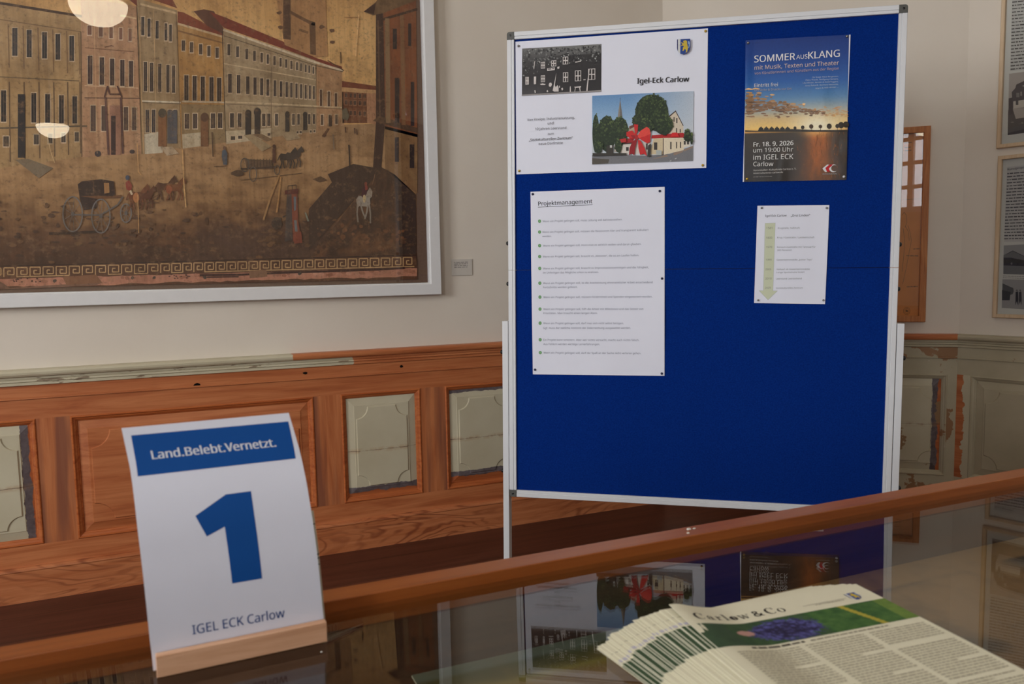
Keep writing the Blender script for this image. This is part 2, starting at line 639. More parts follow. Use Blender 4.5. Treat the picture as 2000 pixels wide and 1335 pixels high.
def painted_panel(name, l, b, r, t, crack=None, patches=0.0):
    """cream paint inside l..r, b..t with ragged edges, grey primer round it, bare orange wood beyond; crack = height of the board joint"""
    k = NT(name, 0.45, 0.4)
    x, y, z = k.xyz()
    d = k.math('MINIMUM', k.math('MINIMUM', k.math('SUBTRACT', x, l), k.math('SUBTRACT', r, x)),
               k.math('MINIMUM', k.math('SUBTRACT', y, b), k.math('SUBTRACT', t, y)))
    n = k.math('MULTIPLY_ADD', k.noise(scale=28, detail=5), 0.022, -0.011)
    d = k.math('ADD', d, n)
    n2 = k.math('MULTIPLY_ADD', k.noise(scale=17, detail=4), 0.03, -0.015)
    w = wood_color(k, RGB(150, 74, 38), RGB(172, 92, 50), RGB(190, 112, 66), 0)
    grey = k.ramp(k.noise(scale=45, detail=5), [(0.3, RGB(84, 74, 76)), (0.7, RGB(118, 108, 110))])
    c = k.mix(k.step(k.math('ADD', d, n2), -0.024, -0.022), w, grey)
    cr = cream_color(k)
    c = k.mix(k.step(d, -0.0006, 0.0006), c, cr)
    if patches:
        pn = k.noise(scale=7, detail=6, rough=0.65)
        c = k.mix(k.step(pn, 1 - patches, 1 - patches + 0.015), c, RGB(150, 118, 84))
    if crack is not None:
        dy = k.math('ABSOLUTE', k.math('SUBTRACT', k.math('ADD', y, k.math('MULTIPLY_ADD', k.noise(scale=40, detail=3), 0.006, -0.003)), crack))
        vis = k.step(k.noise(scale=22, detail=3), 0.42, 0.56)
        st = k.math('MULTIPLY', k.math('SUBTRACT', 1.0, k.step(dy, 0.004, 0.014)), k.math('MULTIPLY', vis, 0.4))
        c = k.mix(st, c, RGB(168, 128, 88))
        c = k.mix(k.math('MULTIPLY', k.math('SUBTRACT', 1.0, k.step(dy, 0.0006, 0.0016)), k.math('MULTIPLY_ADD', vis, 0.6, 0.3)), c, RGB(92, 62, 46))
    k.color(c)
    return k.m


def part_painted(name, xs, soft=0.01, axis=0, worn=0.25, flip=False):
    """cream paint up to x = xs along the run, bare orange wood past it"""
    k = NT(name, 0.45, 0.4)
    x = k.xyz()[0]
    n = k.math('MULTIPLY_ADD', k.noise(scale=24, detail=5), 0.06, -0.03)
    w = wood_color(k, ORD, ORM, ORL, 0)
    cr = cream_color(k)
    pn = k.noise(k.mapped((3, 14, 14)), 4.0, 6, 0.65)
    cr = k.mix(k.step(pn, 1 - worn, 1 - worn + 0.03), cr, RGB(136, 118, 96))
    f = k.step(k.math('ADD', x, n), xs - 0.001, xs + 0.001)
    if flip: f = k.math('SUBTRACT', 1.0, f)
    k.color(k.mix(f, cr, w))
    return k.m


def worn_shaded_cream(name, amount, base=(150, 112, 78)):
    """flaked cream paint, its cream toned down in place of shade"""
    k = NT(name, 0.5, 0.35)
    cr = k.ramp(k.noise(scale=5, detail=6), [(0.3, RGB(172, 162, 136)), (0.7, RGB(190, 180, 154))])  # cream darkened to stand in for light falling off towards the right
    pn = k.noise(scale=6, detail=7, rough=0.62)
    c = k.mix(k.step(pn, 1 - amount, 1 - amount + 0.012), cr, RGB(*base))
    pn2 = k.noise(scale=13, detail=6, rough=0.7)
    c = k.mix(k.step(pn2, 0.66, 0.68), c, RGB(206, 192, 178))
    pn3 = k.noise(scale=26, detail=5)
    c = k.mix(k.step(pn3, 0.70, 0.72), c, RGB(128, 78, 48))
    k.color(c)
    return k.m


def flame_wood(name):
    """pine board: straight grain with a few flame figures and knots"""
    k = NT(name, 0.42, 0.4)
    base = wood_color(k, RGB(160, 88, 50), RGB(180, 106, 64), RGB(198, 126, 82), 0)
    n = k.noise(k.mapped((1.6, 7.0, 1.0)), 1.0, 3, 0.5, 0.9)
    rings = k.math('ABSOLUTE', k.math('SUBTRACT', k.math('FRACT', k.math('MULTIPLY', n, 13.0)), 0.5))
    line = k.math('SUBTRACT', 1.0, k.step(rings, 0.05, 0.26))
    where = k.step(k.noise(k.mapped((1.0, 0.4, 1.0)), 1.7, 2), 0.40, 0.56)
    k.color(k.mix(k.math('MULTIPLY', k.math('MULTIPLY', line, where), 0.72), base, RGB(122, 58, 32)))
    return k.m


def stile_mat(name):
    """orange pine, darkened by old glue and stain down the middle of the uprights"""
    k = NT(name, 0.42, 0.4)
    c = wood_color(k, ORD, ORM, ORL, 1)
    st = k.step(k.noise(k.mapped((11, 0.7, 1)), 1.5, 3, 0.5), 0.46, 0.60)
    k.color(k.mix(k.math('MULTIPLY', st, 0.75), c, RGB(122, 74, 58)))
    return k.m


M['stile'] = stile_mat('stained_pine_stile')
M['baseboard'] = flame_wood('flame_grained_pine')

# ------------------------------------------------------------------ room
WY = 3.1457
C12 = Vector((2.133, WY, 0)); C23 = Vector((3.07, 2.34, 0)); C34 = Vector((3.54, 0.803, 0))
XL, XR, YB, ZC = -3.6, 3.54, -6.0, 3.6
F1 = Frame((0, WY, 0), (1, 0, 0), (0, 0, 1))                 # wall with the painting
F2 = Frame(C12, C23 - C12, (0, 0, 1))                        # slanting wall behind the pinboard
F3 = Frame(C23, C34 - C23, (0, 0, 1))                        # wall with the two text displays
F4 = Frame(C34, (0, -1, 0), (0, 0, 1))
F5 = Frame((XR, YB, 0), (-1, 0, 0), (0, 0, 1))               # rear wall
F6 = Frame((XL, YB, 0), (0, 1, 0), (0, 0, 1))                # window wall
L2, L3 = (C23 - C12).length, (C34 - C23).length
PB = -0.02                                                   # plaster face lies behind the panelling's face


def wall(name, fr, x0, x1, openings=(), zf=PB):
    b = MB(); xs = x0
    for (a, c, z0, z1) in sorted(openings):
        b.box(xs, 0, zf - 0.15, a, ZC, zf)
        b.box(a, 0, zf - 0.15, c, z0, zf); b.box(a, z1, zf - 0.15, c, ZC, zf)
        xs = c
    b.box(xs, 0, zf - 0.15, x1, ZC, zf)
    return tag(b.build(name, M['plaster'], None, fr, weld=False), kind='structure')


b = MB(); b.box(XL - 0.2, YB - 0.2, -0.1, XR + 0.2, WY + 0.2, 0)
tag(b.build('floor', M['floor']), kind='structure')
b = MB(); b.box(XL - 0.2, YB - 0.2, ZC, XR + 0.2, WY + 0.2, ZC + 0.1)
tag(b.build('ceiling', M['ceiling']), kind='structure')
wall('wall_left', F1, XL - 0.15, C12.x + 0.10)
wall('wall_back', F2, -0.10, L2 + 0.10)
wall('wall_right', F3, -0.10, L3 + 0.10)
wall('wall_side', F4, -0.10, C34.y - YB)
WINS = [('window_1', F6, -0.2 - YB, 1.3 - YB, 0.9, 3.1), ('window_2', F6, -3.75 - YB, -2.25 - YB, 0.9, 3.1), ('window_3', F5, XR + 2.07, XR + 3.2, 1.9, 3.35)]
wall('wall_rear', F5, 0, XR - XL, [w[2:] for w in WINS if w[1] is F5])
wall('wall_window', F6, 0, WY - YB, [w[2:] for w in WINS if w[1] is F6])
for nm, fr, a, c, z0, z1 in WINS:
    w = tag(empty(nm, fr), kind='structure')
    b = MB()
    t = 0.06
    zz = PB - 0.10
    b.box(a, z0, zz, a + t, z1, zz + 0.05); b.box(c - t, z0, zz, c, z1, zz + 0.05)
    b.box(a + t, z0, zz, c - t, z0 + t, zz + 0.05); b.box(a + t, z1 - t, zz, c - t, z1, zz + 0.05)
    nc, bw = (4, 0.085) if nm == 'window_3' else (2, 0.08)
    edges = [a + t] + [a + (c - a) * q / nc for q in range(1, nc)] + [c - t]
    for q in edges[1:-1]:
        b.box(q - bw / 2, z0 + t, zz, q + bw / 2, z1 - t, zz + 0.05)
    for i in range(nc):
        xa = edges[i] + (bw / 2 if i else 0); xb = edges[i + 1] - (bw / 2 if i < nc - 1 else 0)
        for q in (0.25, 0.5, 0.75):
            zq = z0 + (z1 - z0) * q
            b.box(xa, zq - bw * 0.35, zz + 0.005, xb, zq + bw * 0.35, zz + 0.045)
    b.build('window_frame', M['white'], w, weld=False)
    b = MB(); b.box(a + 0.02, z0 + 0.02, zz + 0.022, c - 0.02, z1 - 0.02, zz + 0.026)
    b.build('pane', M['glass'], w)
    b = MB(); b.box(a - 0.05, z0 - 0.03, zz + 0.05, c + 0.05, z0, PB + 0.04)
    b.build('window_sill', M['white'], w)


# ------------------------------------------------------------------ panelling
RAIL_NOSE = [(0.812, PB), (0.812, 0.022), (0.809, 0.028), (0.803, 0.031), (0.796, 0.030), (0.790, 0.026), (0.788, 0.020)]
RAIL_STRIPS = [(0.788, 0.020), (0.786, 0.013), (0.779, 0.013), (0.778, 0.010), (0.776, 0.014), (0.770, 0.015), (0.768, 0.009), (0.766, 0.011), (0.758, 0.011), (0.756, 0.006)]
FRIEZE = [(0.756, 0.004), (0.716, 0.004), (0.714, 0.007), (0.709, 0.007), (0.707, 0.0)]
MOULD = [(0, 0), (0, 0.001), (0.003, 0.004), (0.006, 0.004), (0.008, 0.0005), (0.010, -0.001), (0.015, -0.003), (0.017, -0.0065), (0.020, -0.008), (0.022, -0.012)]
PZ0, PZ1 = 0.196, 0.639
FIELD = -0.012


def raised_field(b, x0, y0, x1, y1, h0, h1, notch):
    """bevelled raised panel with quarter-round bites out of the corners of its inner field"""
    bev = 0.030
    b.rings(x0, y0, x1, y1, [(0, h0), (bev, h1 - 0.002), (bev + 0.002, h1), (bev + 0.008, h1)], cap=True)
    loops = []
    for g, hh in ((0.0, h1), (0.0032, h1 + 0.0042), (0.0042, h1 + 0.0044)):
        X0, Y0, X1, Y1 = x0 + bev + 0.008 + g, y0 + bev + 0.008 + g, x1 - bev - 0.008 - g, y1 - bev - 0.008 - g
        r = notch + 0.0015 + g; pts = []
        for cx, cy, a in ((x0 + bev + 0.008, y0 + bev + 0.008, 90), (x1 - bev - 0.008, y0 + bev + 0.008, 180), (x1 - bev - 0.008, y1 - bev - 0.008, 270), (x0 + bev + 0.008, y1 - bev - 0.008, 360)):
            for q in range(9):
                t = math.radians(a - 90 * q / 8)
                pts.append((min(max(cx + r * math.cos(t), X0), X1), min(max(cy + r * math.sin(t), Y0), Y1), hh))
        loops.append(pts)
    b.grid(loops, closed_u=True, smooth=False)
    b.face(loops[-1])


def panel(parent, x0, x1, mat_mould, mat_field, notch=0.045):
    b = MB(); b.rings(x0, PZ0, x1, PZ1, MOULD, cap=False)
    b.build('panel_moulding', mat_mould, parent)
    b = MB()
    raised_field(b, x0 + 0.020, PZ0 + 0.020, x1 - 0.020, PZ1 - 0.020, FIELD, -0.002, notch)
    b.build('panel', mat_field, parent, weld=False)


def panelling(name, fr, x0, x1, spans, m_nose, m_strip, m_frieze, m_stile, m_rail, extra=0.0):
    w = tag(empty(name, fr), kind='structure')
    for nm, pr, mt in (('rail_nosing', RAIL_NOSE, m_nose), ('rail_fillets', RAIL_STRIPS, m_strip), ('frieze_board', FRIEZE, m_frieze)):
        b = MB(); b.extrude_x(pr[::-1], x0, x1, caps=False); b.build(nm, mt, w)
    xs = [x0]
    for a, c in spans: xs += [a, c]
    xs.append(x1)
    b = MB()
    for i in range(0, len(xs), 2):
        b.face(((xs[i], PZ0, 0), (xs[i + 1], PZ0, 0), (xs[i + 1], PZ1, 0), (xs[i], PZ1, 0)))
    b.build('stile', m_stile, w)
    b = MB()
    b.face(((x0, PZ1, 0), (x1, PZ1, 0), (x1, 0.710, 0), (x0, 0.710, 0)))
    b.face(((x0, 0.10, 0), (x1, 0.10, 0), (x1, PZ0, 0), (x0, PZ0, 0)))
    b.build('panel_rail', m_rail, w)
    return w


BASE = [(0, 0.0145), (0.108, 0.0145), (0.112, 0.017), (0.117, 0.016), (0.122, 0.009), (0.1225, 0.0)]


def baseboard(name, fr, x0, x1, mat):
    b = MB(); b.extrude_x([(0, PB)] + BASE, x0, x1)
    return tag(b.build(name, mat, None, fr), kind='structure')


XA = -2.4
spans = [(-2.24, -1.92), (-1.81, -0.88), (-0.775, -0.446), (-0.341, 0.499), (0.606, 0.934), (1.042, 1.37), (1.475, 2.03)]
mw = M['pine_m']
w = panelling('trim_1', F1, XA, C12.x - 0.004, spans, part_painted('half_stripped_nosing', 0.43, worn=0.15), part_painted('half_stripped_fillets', 0.66, worn=0.42), M['pine_x'], M['stile'], M['pine_x'])
bare = wood('bare_orange_panel', ORD, ORM, ORL, 0, 0.8)
panel(w, *spans[0], mw, painted_panel('cream_panel_far', -2.2, 0.23, -1.95, 0.61, 0.40))
panel(w, *spans[1], mw, bare, 0.06)
panel(w, *spans[2], mw, painted_panel('cream_panel_torn', -0.80, 0.215, -0.496, 0.628, 0.403))
panel(w, *spans[3], mw, bare, 0.06)
panel(w, *spans[4], mw, painted_panel('cream_panel_near', 0.60, 0.254, 0.94, 0.66, 0.402))
panel(w, *spans[5], mw, painted_panel('cream_panel_chipped', 1.03, 0.268, 1.40, 0.606, 0.408))
panel(w, *spans[6], mw, bare, 0.06)
for px, py, s in ((596, 728, 0.010), (784, 715, 0.009), (384, 752, 0.014)):
    x, y = F1.uv(px, py, 0.005)
    b = MB(); r = random.Random(px)
    b.prism([(x + s * r.uniform(0.7, 1.1) * math.cos(t), y + s * 0.6 * r.uniform(0.6, 1.1) * math.sin(t)) for t in [q * 0.7 for q in range(9)]], 0.0035, 0.0049)
    b.build('knot_hole', M['dark_gap'], w)
baseboard('baseboard_left', F1, XA, C12.x - 0.006, M['baseboard'])
worn = worn_shaded_cream('flaking_cream_paint', 0.46)
w2 = panelling('trim_2', F2, 0.0, L2, [(0.20, 0.55), (0.70, 1.200)], M['pine_x'], worn_shaded_cream('worn_cream_fillets', 0.36), worn_shaded_cream('flaked_frieze', 0.5), worn, worn)
panel(w2, 0.20, 0.55, worn, worn)
panel(w2, 0.70, 1.200, worn_shaded_cream('worn_cream_moulding', 0.35), painted_panel('cream_panel_scraped', 0.70, 0.10, 1.143, 0.80, 0.42, patches=0.40))
baseboard('baseboard_back', F2, 0.0, L2, M['pine_x'])
w3 = panelling('trim_3', F3, 0.0, L3, [(0.054, 0.66), (0.78, 1.40)], worn_shaded_cream('cream_nosing', 0.2), worn_shaded_cream('worn_cream_fillets', 0.4), worn_shaded_cream('cream_frieze', 0.26), part_painted('corner_stile_stripped', 0.028, worn=0.2, flip=True), worn_shaded_cream('cream_rail', 0.2))
cream3 = worn_shaded_cream('shaded_cream_paint', 0.2)
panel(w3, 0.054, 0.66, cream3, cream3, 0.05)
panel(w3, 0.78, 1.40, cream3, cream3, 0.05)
baseboard('baseboard_right', F3, 0.0, L3, M['pine_x'])

# ------------------------------------------------------------------ the big townscape picture
FP = Frame((0, WY + 0.02, 0), (1, 0, 0), (0, 0, 1))          # plaster face
PX0, PX1 = -1.50, 1.033
PZB, PZT = 1.024, 2.62
FACE_OUT = 0.040                                             # frame depth
pic = tag(empty('framed_painting', FP), 'large aged townscape picture with carriages, hung in a wide white frame above the panelling', 'painting')
b = MB()
PROF = [(0, 0), (0, FACE_OUT - 0.002), (0.002, FACE_OUT), (0.042, FACE_OUT), (0.044, FACE_OUT - 0.001), (0.0455, FACE_OUT - 0.006), (0.0485, FACE_OUT - 0.006), (0.050, FACE_OUT - 0.012), (0.050, 0.012)]
b.rings(PX0, PZB, PX1, PZT, PROF, cap=False)
b.build('frame', M['white'], pic)
b = MB(); b.box(PX0 + 0.03, PZB + 0.03, 0.0015, PX1 - 0.03, PZT - 0.03, 0.010)
b.build('mount_board', plain('brown_linen_mount', RGB(122, 98, 82), 0.9, 0.1, var=0.08, scale=120), pic)
b = MB(); b.box(PX0 + 0.046, PZB + 0.046, FACE_OUT - 0.016, PX1 - 0.046, PZT - 0.046, FACE_OUT - 0.0125)
b.build('glass_pane', M['glass'], pic)


def patina(k, c):
    """old varnish and wear: cloudy stains, upright streaks, rubbed spots down to the warm ground"""
    c = k.mix(1.0, c, (1.50, 1.45, 1.50), 'MULTIPLY')
    n = k.noise(scale=7, detail=8, rough=0.7)
    c = k.mix(1.0, c, k.ramp(n, [(0.28, (0.62, 0.57, 0.52, 1)), (0.5, (1.0, 0.97, 0.92, 1)), (0.72, (1.0, 1.0, 1.0, 1))]), 'MULTIPLY')
    v = k.noise(k.mapped((34, 1.0, 1)), 2.0, 5, 0.6)
    c = k.mix(1.0, c, k.ramp(v, [(0.3, (0.80, 0.77, 0.73, 1)), (0.6, (1, 1, 1, 1))]), 'MULTIPLY')
    r = k.noise(scale=38, detail=7, rough=0.75)
    c = k.mix(k.math('MULTIPLY', k.step(r, 0.53, 0.68), 0.55), c, RGB(154, 118, 82))
    f = k.noise(scale=75, detail=6, rough=0.75)
    return k.mix(k.math('MULTIPLY', k.step(f, 0.54, 0.66), 0.45), c, RGB(58, 44, 36))


M['canvas'] = ink_mat('aged_townscape_paint', 0.7, 0.2, amp=0.0, stain=patina)
P = Print(lambda x, y: FP.uv(x, y, 0.0105), 0.0102)


def g_top(x):            # foot line of the houses
    return 328 - 0.128 * x if x < 450 else 270 - 0.06 * (x - 450)


def ground(x, y):
    t = (y - 270) / 250.0
    n = fbm(x / 26, y / 13, 3)
    base = grad([(0, (158, 128, 92)), (0.25, (164, 132, 92)), (0.5, (146, 114, 76)), (0.66, (116, 86, 56)), (0.8, (92, 64, 42)), (1.0, (70, 50, 36))], t + (n - 0.5) * 0.35)
    if y > 400 and x > 380: base = lerp(base, (80, 60, 48), min(1, max(0, (y - 430) / 40.0 + (n - 0.5) * 1.6)) * 0.8)
    return lerp(base, (98, 72, 46), max(0, n - 0.5) * 1.3)


def sky(x, y):
    n = fbm(x / 60, y / 40, 8)
    c = lerp((190, 150, 92), (206, 172, 118), n)
    return lerp(c, (168, 128, 78), max(0, 1 - y / 60.0) * 0.5)


X0P, X1P, Y0P = -420, 813, -330
yb = lambda x: 566 - 0.0255 * x                               # ragged foot of the sheet
P.field(((X0P, Y0P), (X1P, Y0P), (812, 330), (X0P, 330)), 80, 60, lambda u, v: sky(X0P + (X1P - X0P) * u, Y0P + (330 - Y0P) * v))
P.layer()
P.field(((X0P, 268), (812, 240), (815, 512), (X0P, 543)), 150, 70, lambda u, v: ground(X0P + (X1P - X0P) * u, 268 + 262 * v))
P.layer()


def row(xs, ya, ha, yb_, hb, w, c, w2=None, hood=None):
    n = max(1, len(xs) - 1)
    for i, x in enumerate(xs):
        t = (x - xs[0]) / ((xs[-1] - xs[0]) or 1)
        y = ya + (yb_ - ya) * t; h = ha + (hb - ha) * t; ww = w + ((w2 or w) - w) * t
        P.z += P.STEP
        P.rect(x - ww / 2 - 1.2, y - 1.5, x + ww / 2 + 1.2, y + h + 2, lerp(hood or (196, 178, 148), (150, 130, 100), rnd.random() * 0.5))
        P.z += P.STEP
        P.rect(x - ww / 2, y, x + ww / 2, y + h, lerp(c, (70, 62, 56), rnd.random() * 0.4))
        P.line([(x, y), (x + 0.3, y + h)], 0.5, (120, 108, 90))
        P.z -= 2 * P.STEP


def wallq(q, c, seed):
    a, b_, cc, d = q
    P.field(q, 24, 30, lambda u, v: lerp(lerp(c, (c[0] * 0.72, c[1] * 0.68, c[2] * 0.62), fbm(u * 7 + seed, v * 9, seed) * 0.75), (206, 186, 150), max(0, fbm(u * 13, v * 5 + seed, seed + 4) - 0.58)))


WIN = (46, 42, 40)
DK = (74, 58, 44)
# houses beyond the left edge continue the terrace
wallq(((-420, -80), (0, 8), (0, 326), (-420, 372)), (166, 138, 96), 2)
wallq(((0, 2), (158, 34), (160, 306), (0, 328)), (176, 148, 104), 5)
wallq(((158, -6), (268, 12), (277, 300), (160, 307)), (184, 146, 112), 7)
wallq(((266, -4), (346, 20), (354, 288), (276, 301)), (164, 142, 106), 9)
wallq(((346, 46), (436, 70), (441, 278), (354, 289)), (178, 138, 82), 12)
wallq(((436, 56), (618, 118), (618, 256), (441, 280)), (166, 148, 116), 15)
wallq(((617, 118), (668, 136), (672, 245), (618, 256)), (178, 142, 104), 18)
wallq(((668, 168), (716, 175), (717, 240), (669, 240)), (118, 76, 50), 21)
wallq(((716, 178), (737, 181), (737, 243), (717, 240)), (178, 134, 100), 23)
P.layer(4)
# roofs
for pts, c in (([(240, -10), (268, 12), (266, -20)], (112, 60, 42)), ([(270, -10), (346, 16), (330, -14)], (116, 62, 42)),
               ([(347, 22), (358, 24), (436, 64), (436, 72), (347, 44)], (122, 64, 42)), ([(378, 22), (398, 18), (418, 22), (437, 56), (436, 66), (404, 50)], (92, 62, 46)),
               ([(408, 22), (440, 34), (560, 84), (615, 112), (668, 130), (668, 137), (556, 96), (437, 54)], (116, 56, 40)),
               ([(668, 158), (737, 168), (737, 176), (668, 170)], (110, 60, 40)),
               ([(668, 170), (737, 176), (737, 183), (668, 179)], (176, 140, 96))):
    P.poly(pts, c)
P.layer(3)
# cornices, string courses, drain pipes
for pts, w, c in (([(0, 6), (150, 30), (160, 32)], 5, (70, 52, 38)), ([(0, 38), (158, 62)], 2, (120, 96, 66)), ([(0, 250), (170, 246)], 3, (84, 74, 60)),
                  ([(0, 150), (155, 158)], 2, (110, 92, 66)), ([(166, 93), (262, 101)], 1.5, (112, 78, 56)), ([(165, 167), (270, 172)], 1.6, (196, 172, 138)), ([(165, 191), (275, 192)], 2, (104, 78, 62)),
                  ([(235, 30), (266, 36)], 3, (196, 172, 132)), ([(274, 8), (346, 26)], 4, (186, 164, 126)), ([(277, 197), (353, 200)], 3, (194, 186, 162)), ([(278, 200), (354, 203)], 1.2, (90, 80, 62)),
                  ([(347, 46), (436, 72)], 4, (186, 164, 126)), ([(348, 60), (436, 84)], 3, (124, 92, 58)), ([(355, 198), (438, 200)], 3, (186, 176, 148)),
                  ([(436, 58), (617, 122), (670, 138)], 4, (196, 184, 156)), ([(438, 70), (617, 128), (670, 140)], 1.5, (98, 84, 64)), ([(437, 124), (617, 156)], 2, (186, 168, 132)),
                  ([(440, 199), (520, 202), (668, 210)], 2.5, (186, 168, 132)), ([(441, 203), (668, 213)], 1, (96, 80, 62)), ([(434, 60), (441, 278)], 1.4, (66, 54, 44)),
                  ([(158, 62), (160, 306)], 2, (100, 80, 58)), ([(271, 20), (277, 300)], 1.4, (130, 106, 74)), ([(344, 24), (354, 288)], 1.2, (120, 96, 66)),
                  ([(640, 118), (672, 138)], 2, (90, 66, 46)), ([(530, 130), (530, 262)], 1, (120, 100, 76))):
    P.line(pts, w, c)
P.layer()
for x in (-340, -290, -245, -200, -150, -108, -66, -24, 16, 45, 74, 103, 130, 154):
    P.line([(x, 45 + x * 0.12), (x + 2, 130 + x * 0.1)], 2.4, (124, 98, 68)); P.line([(x + 2, 160), (x + 4, 318 - x * 0.12)], 2.6, (104, 84, 62))
# the lower greyer floors
P.poly([(354, 203), (438, 205), (441, 278), (356, 289)], (136, 116, 82)); P.poly([(356, 262), (394, 258), (394, 285), (357, 290)], (176, 164, 136))
P.poly([(282, 262), (316, 256), (318, 298), (283, 301)], (186, 178, 154)); P.poly([(441, 256), (530, 250), (530, 270), (442, 281)], (180, 166, 136))
P.layer(2)
row([-310, -265, -222, -180, -130, -86, -44, -8, 29, 57, 87, 113, 140], 8, 70, 70, 49, 13, WIN, 9)
row([-310, -265, -222, -180, -130, -86, -44, 7, 66, 93, 120, 146], 150, 80, 188, 53, 12, (36, 34, 34), 9)
row([12, 71, 98, 124, 150], 266, 20, 258, 18, 11, (70, 62, 52), 8)
row([175, 197, 217, 236, 254], 50, 18, 56, 24, 8, (122, 84, 66), 6)
row([176, 199, 219, 239, 256], 109, 55, 119, 50, 9, (66, 50, 46), 8)
row([182, 203, 246, 262], 206, 50, 210, 44, 10, (88, 68, 58), 8)
row([279, 291, 307, 324, 333], 33, 36, 48, 33, 6, WIN, 5)
row([284, 296, 312, 328, 339], 121, 57, 128, 53, 6.5, (62, 52, 44), 6)
row([288, 300, 332, 342], 214, 44, 214, 46, 7, (64, 58, 56))
row([358, 374, 392, 408, 424], 79, 20, 93, 20, 6, (72, 56, 40))
row([364, 380, 396, 413, 428], 147, 49, 152, 46, 8, (58, 46, 36))
row([365, 381, 416, 430], 222, 29, 221, 29, 8.5, (70, 58, 50))
row([447, 464, 482, 497, 511, 523, 536, 548, 559, 569, 580, 588, 597, 604, 612], 86, 22, 130, 14, 5.5, (64, 54, 44), 3.2)
row([449, 466, 484, 498, 511, 523, 537, 549, 560, 569, 579, 588, 597, 605, 613], 144, 37, 168, 26, 7, (58, 48, 42), 3.4)
row([453, 468, 515, 525, 540, 573, 583, 604, 613], 221, 28, 223, 19, 7.5, (62, 54, 46), 4)
row([455, 469], 266, 7, 265, 6, 8, (60, 50, 42)); row([525, 581, 587, 607, 614], 260, 5, 254, 4, 5, (60, 50, 42), 3)
row([627, 642, 656], 175, 32, 182, 26, 4.5, (84, 56, 38)); row([629, 644, 657], 224, 20, 224, 18, 4.5, (76, 56, 40))
for yy in (182, 196, 216): row([676, 685, 693, 703, 712], yy, 8, yy + 2, 8, 4.5, (64, 42, 32), hood=(126, 80, 54))
P.layer(3)
# portals and doors
for x0, y0, x1, y1, c in ((35, 184, 49, 308, (40, 38, 40)), (214, 206, 236, 302, (150, 112, 90)), (217, 226, 226, 302, (58, 44, 42)), (309, 220, 325, 286, (126, 88, 56)), (392, 228, 407, 286, (116, 82, 54)),
                          (479, 222, 490, 264, (56, 50, 44)), (497, 220, 508, 262, (56, 50, 44)), (557, 224, 565, 257, (60, 54, 46)), (592, 224, 600, 254, (60, 54, 46)), (642, 226, 648, 247, (70, 56, 44)), (327, 216, 346, 280, (84, 84, 86))):
    P.rect(x0, y0, x1, y1, c)
for cx, cy, rx, ry, c in ((317, 221, 8, 9, (78, 70, 56)), (399.5, 229, 8, 9, (90, 66, 48)), (484.5, 222, 6, 8, (56, 50, 44)), (502.5, 219, 7, 9, (60, 54, 48)), (561, 224, 4.5, 7, (60, 54, 46)), (596, 224, 4.5, 6, (60, 54, 46)), (191, 300, 6, 6, (66, 60, 62)), (258, 296, 5, 4, (70, 60, 56))):
    P.ell(cx, cy, rx, ry, c)
P.line([(204, 190), (210, 168), (214, 184), (236, 184), (229, 168), (238, 190)], 3, (84, 58, 52))
P.line([(206, 190), (212, 302)], 4, (96, 68, 62)); P.line([(236, 190), (240, 300)], 4, (90, 64, 58)); P.line([(204, 92), (218, 89), (222, 91)], 1.4, (104, 72, 54))
# church tower behind scaffolding
P.poly([(540, 0), (636, -10), (640, 110), (615, 112), (556, 88)], (164, 126, 84)); P.poly([(560, -60), (618, -60), (622, 0), (556, 0)], (160, 122, 82))
P.layer()
P.poly([(553, -50), (567, -50), (568, 78), (553, 76)], (88, 66, 48)); P.poly([(604, 40), (616, 44), (617, 108), (606, 106)], (104, 78, 54))
P.line([(567, 24), (608, 46), (615, 48)], 6, (112, 84, 58)); P.line([(584, 58), (602, 64)], 5, (124, 94, 64))
for x, y in ((648, 60), (628, 53), (649, 82), (546, 25), (548, 54)): P.blob(x, y, 6, (104, 78, 56), ry=4)
P.line([(665, 102), (666, 124)], 2, (112, 86, 60))
# big palace on the right edge
P.field(((744, -10), (812, -26), (815, 268), (752, 252)), 20, 30, lambda u, v: lerp((140, 84, 48), (104, 68, 46), fbm(u * 6, v * 9, 31)))
P.field(((750, 246), (815, 262), (815, 378), (752, 330)), 16, 20, lambda u, v: lerp((150, 122, 84), (112, 82, 52), fbm(u * 6, v * 7, 33)))
P.layer()
P.poly([(734, 4), (748, 10), (752, 236), (744, 334), (728, 332), (734, 240)], (66, 48, 38)); P.poly([(710, 23), (734, 4), (744, -12), (815, -40), (815, 0), (748, 26), (728, 30)], (108, 86, 60))
P.layer()
P.poly([(710, 23), (734, 6), (730, 28)], (66, 46, 34)); P.line([(748, 38), (815, 18)], 5, (70, 52, 38)); P.poly([(728, 236), (740, 226), (815, 250), (815, 260), (742, 240)], (86, 66, 48))
P.line([(738, 40), (742, 230)], 3, (96, 74, 54)); P.line([(756, 36), (758, 240)], 9, (128, 104, 74)); P.line([(785, 30), (788, 244)], 8, (124, 92, 62))
P.layer()
for x0, y0, x1, y1 in ((767, 56, 775, 96), (797, 46, 803, 90), (771, 152, 780, 240), (802, 160, 809, 246), (771, 268, 779, 316), (800, 282, 809, 328)):
    P.rect(x0, y0, x1, y1, (54, 44, 40))
P.layer()
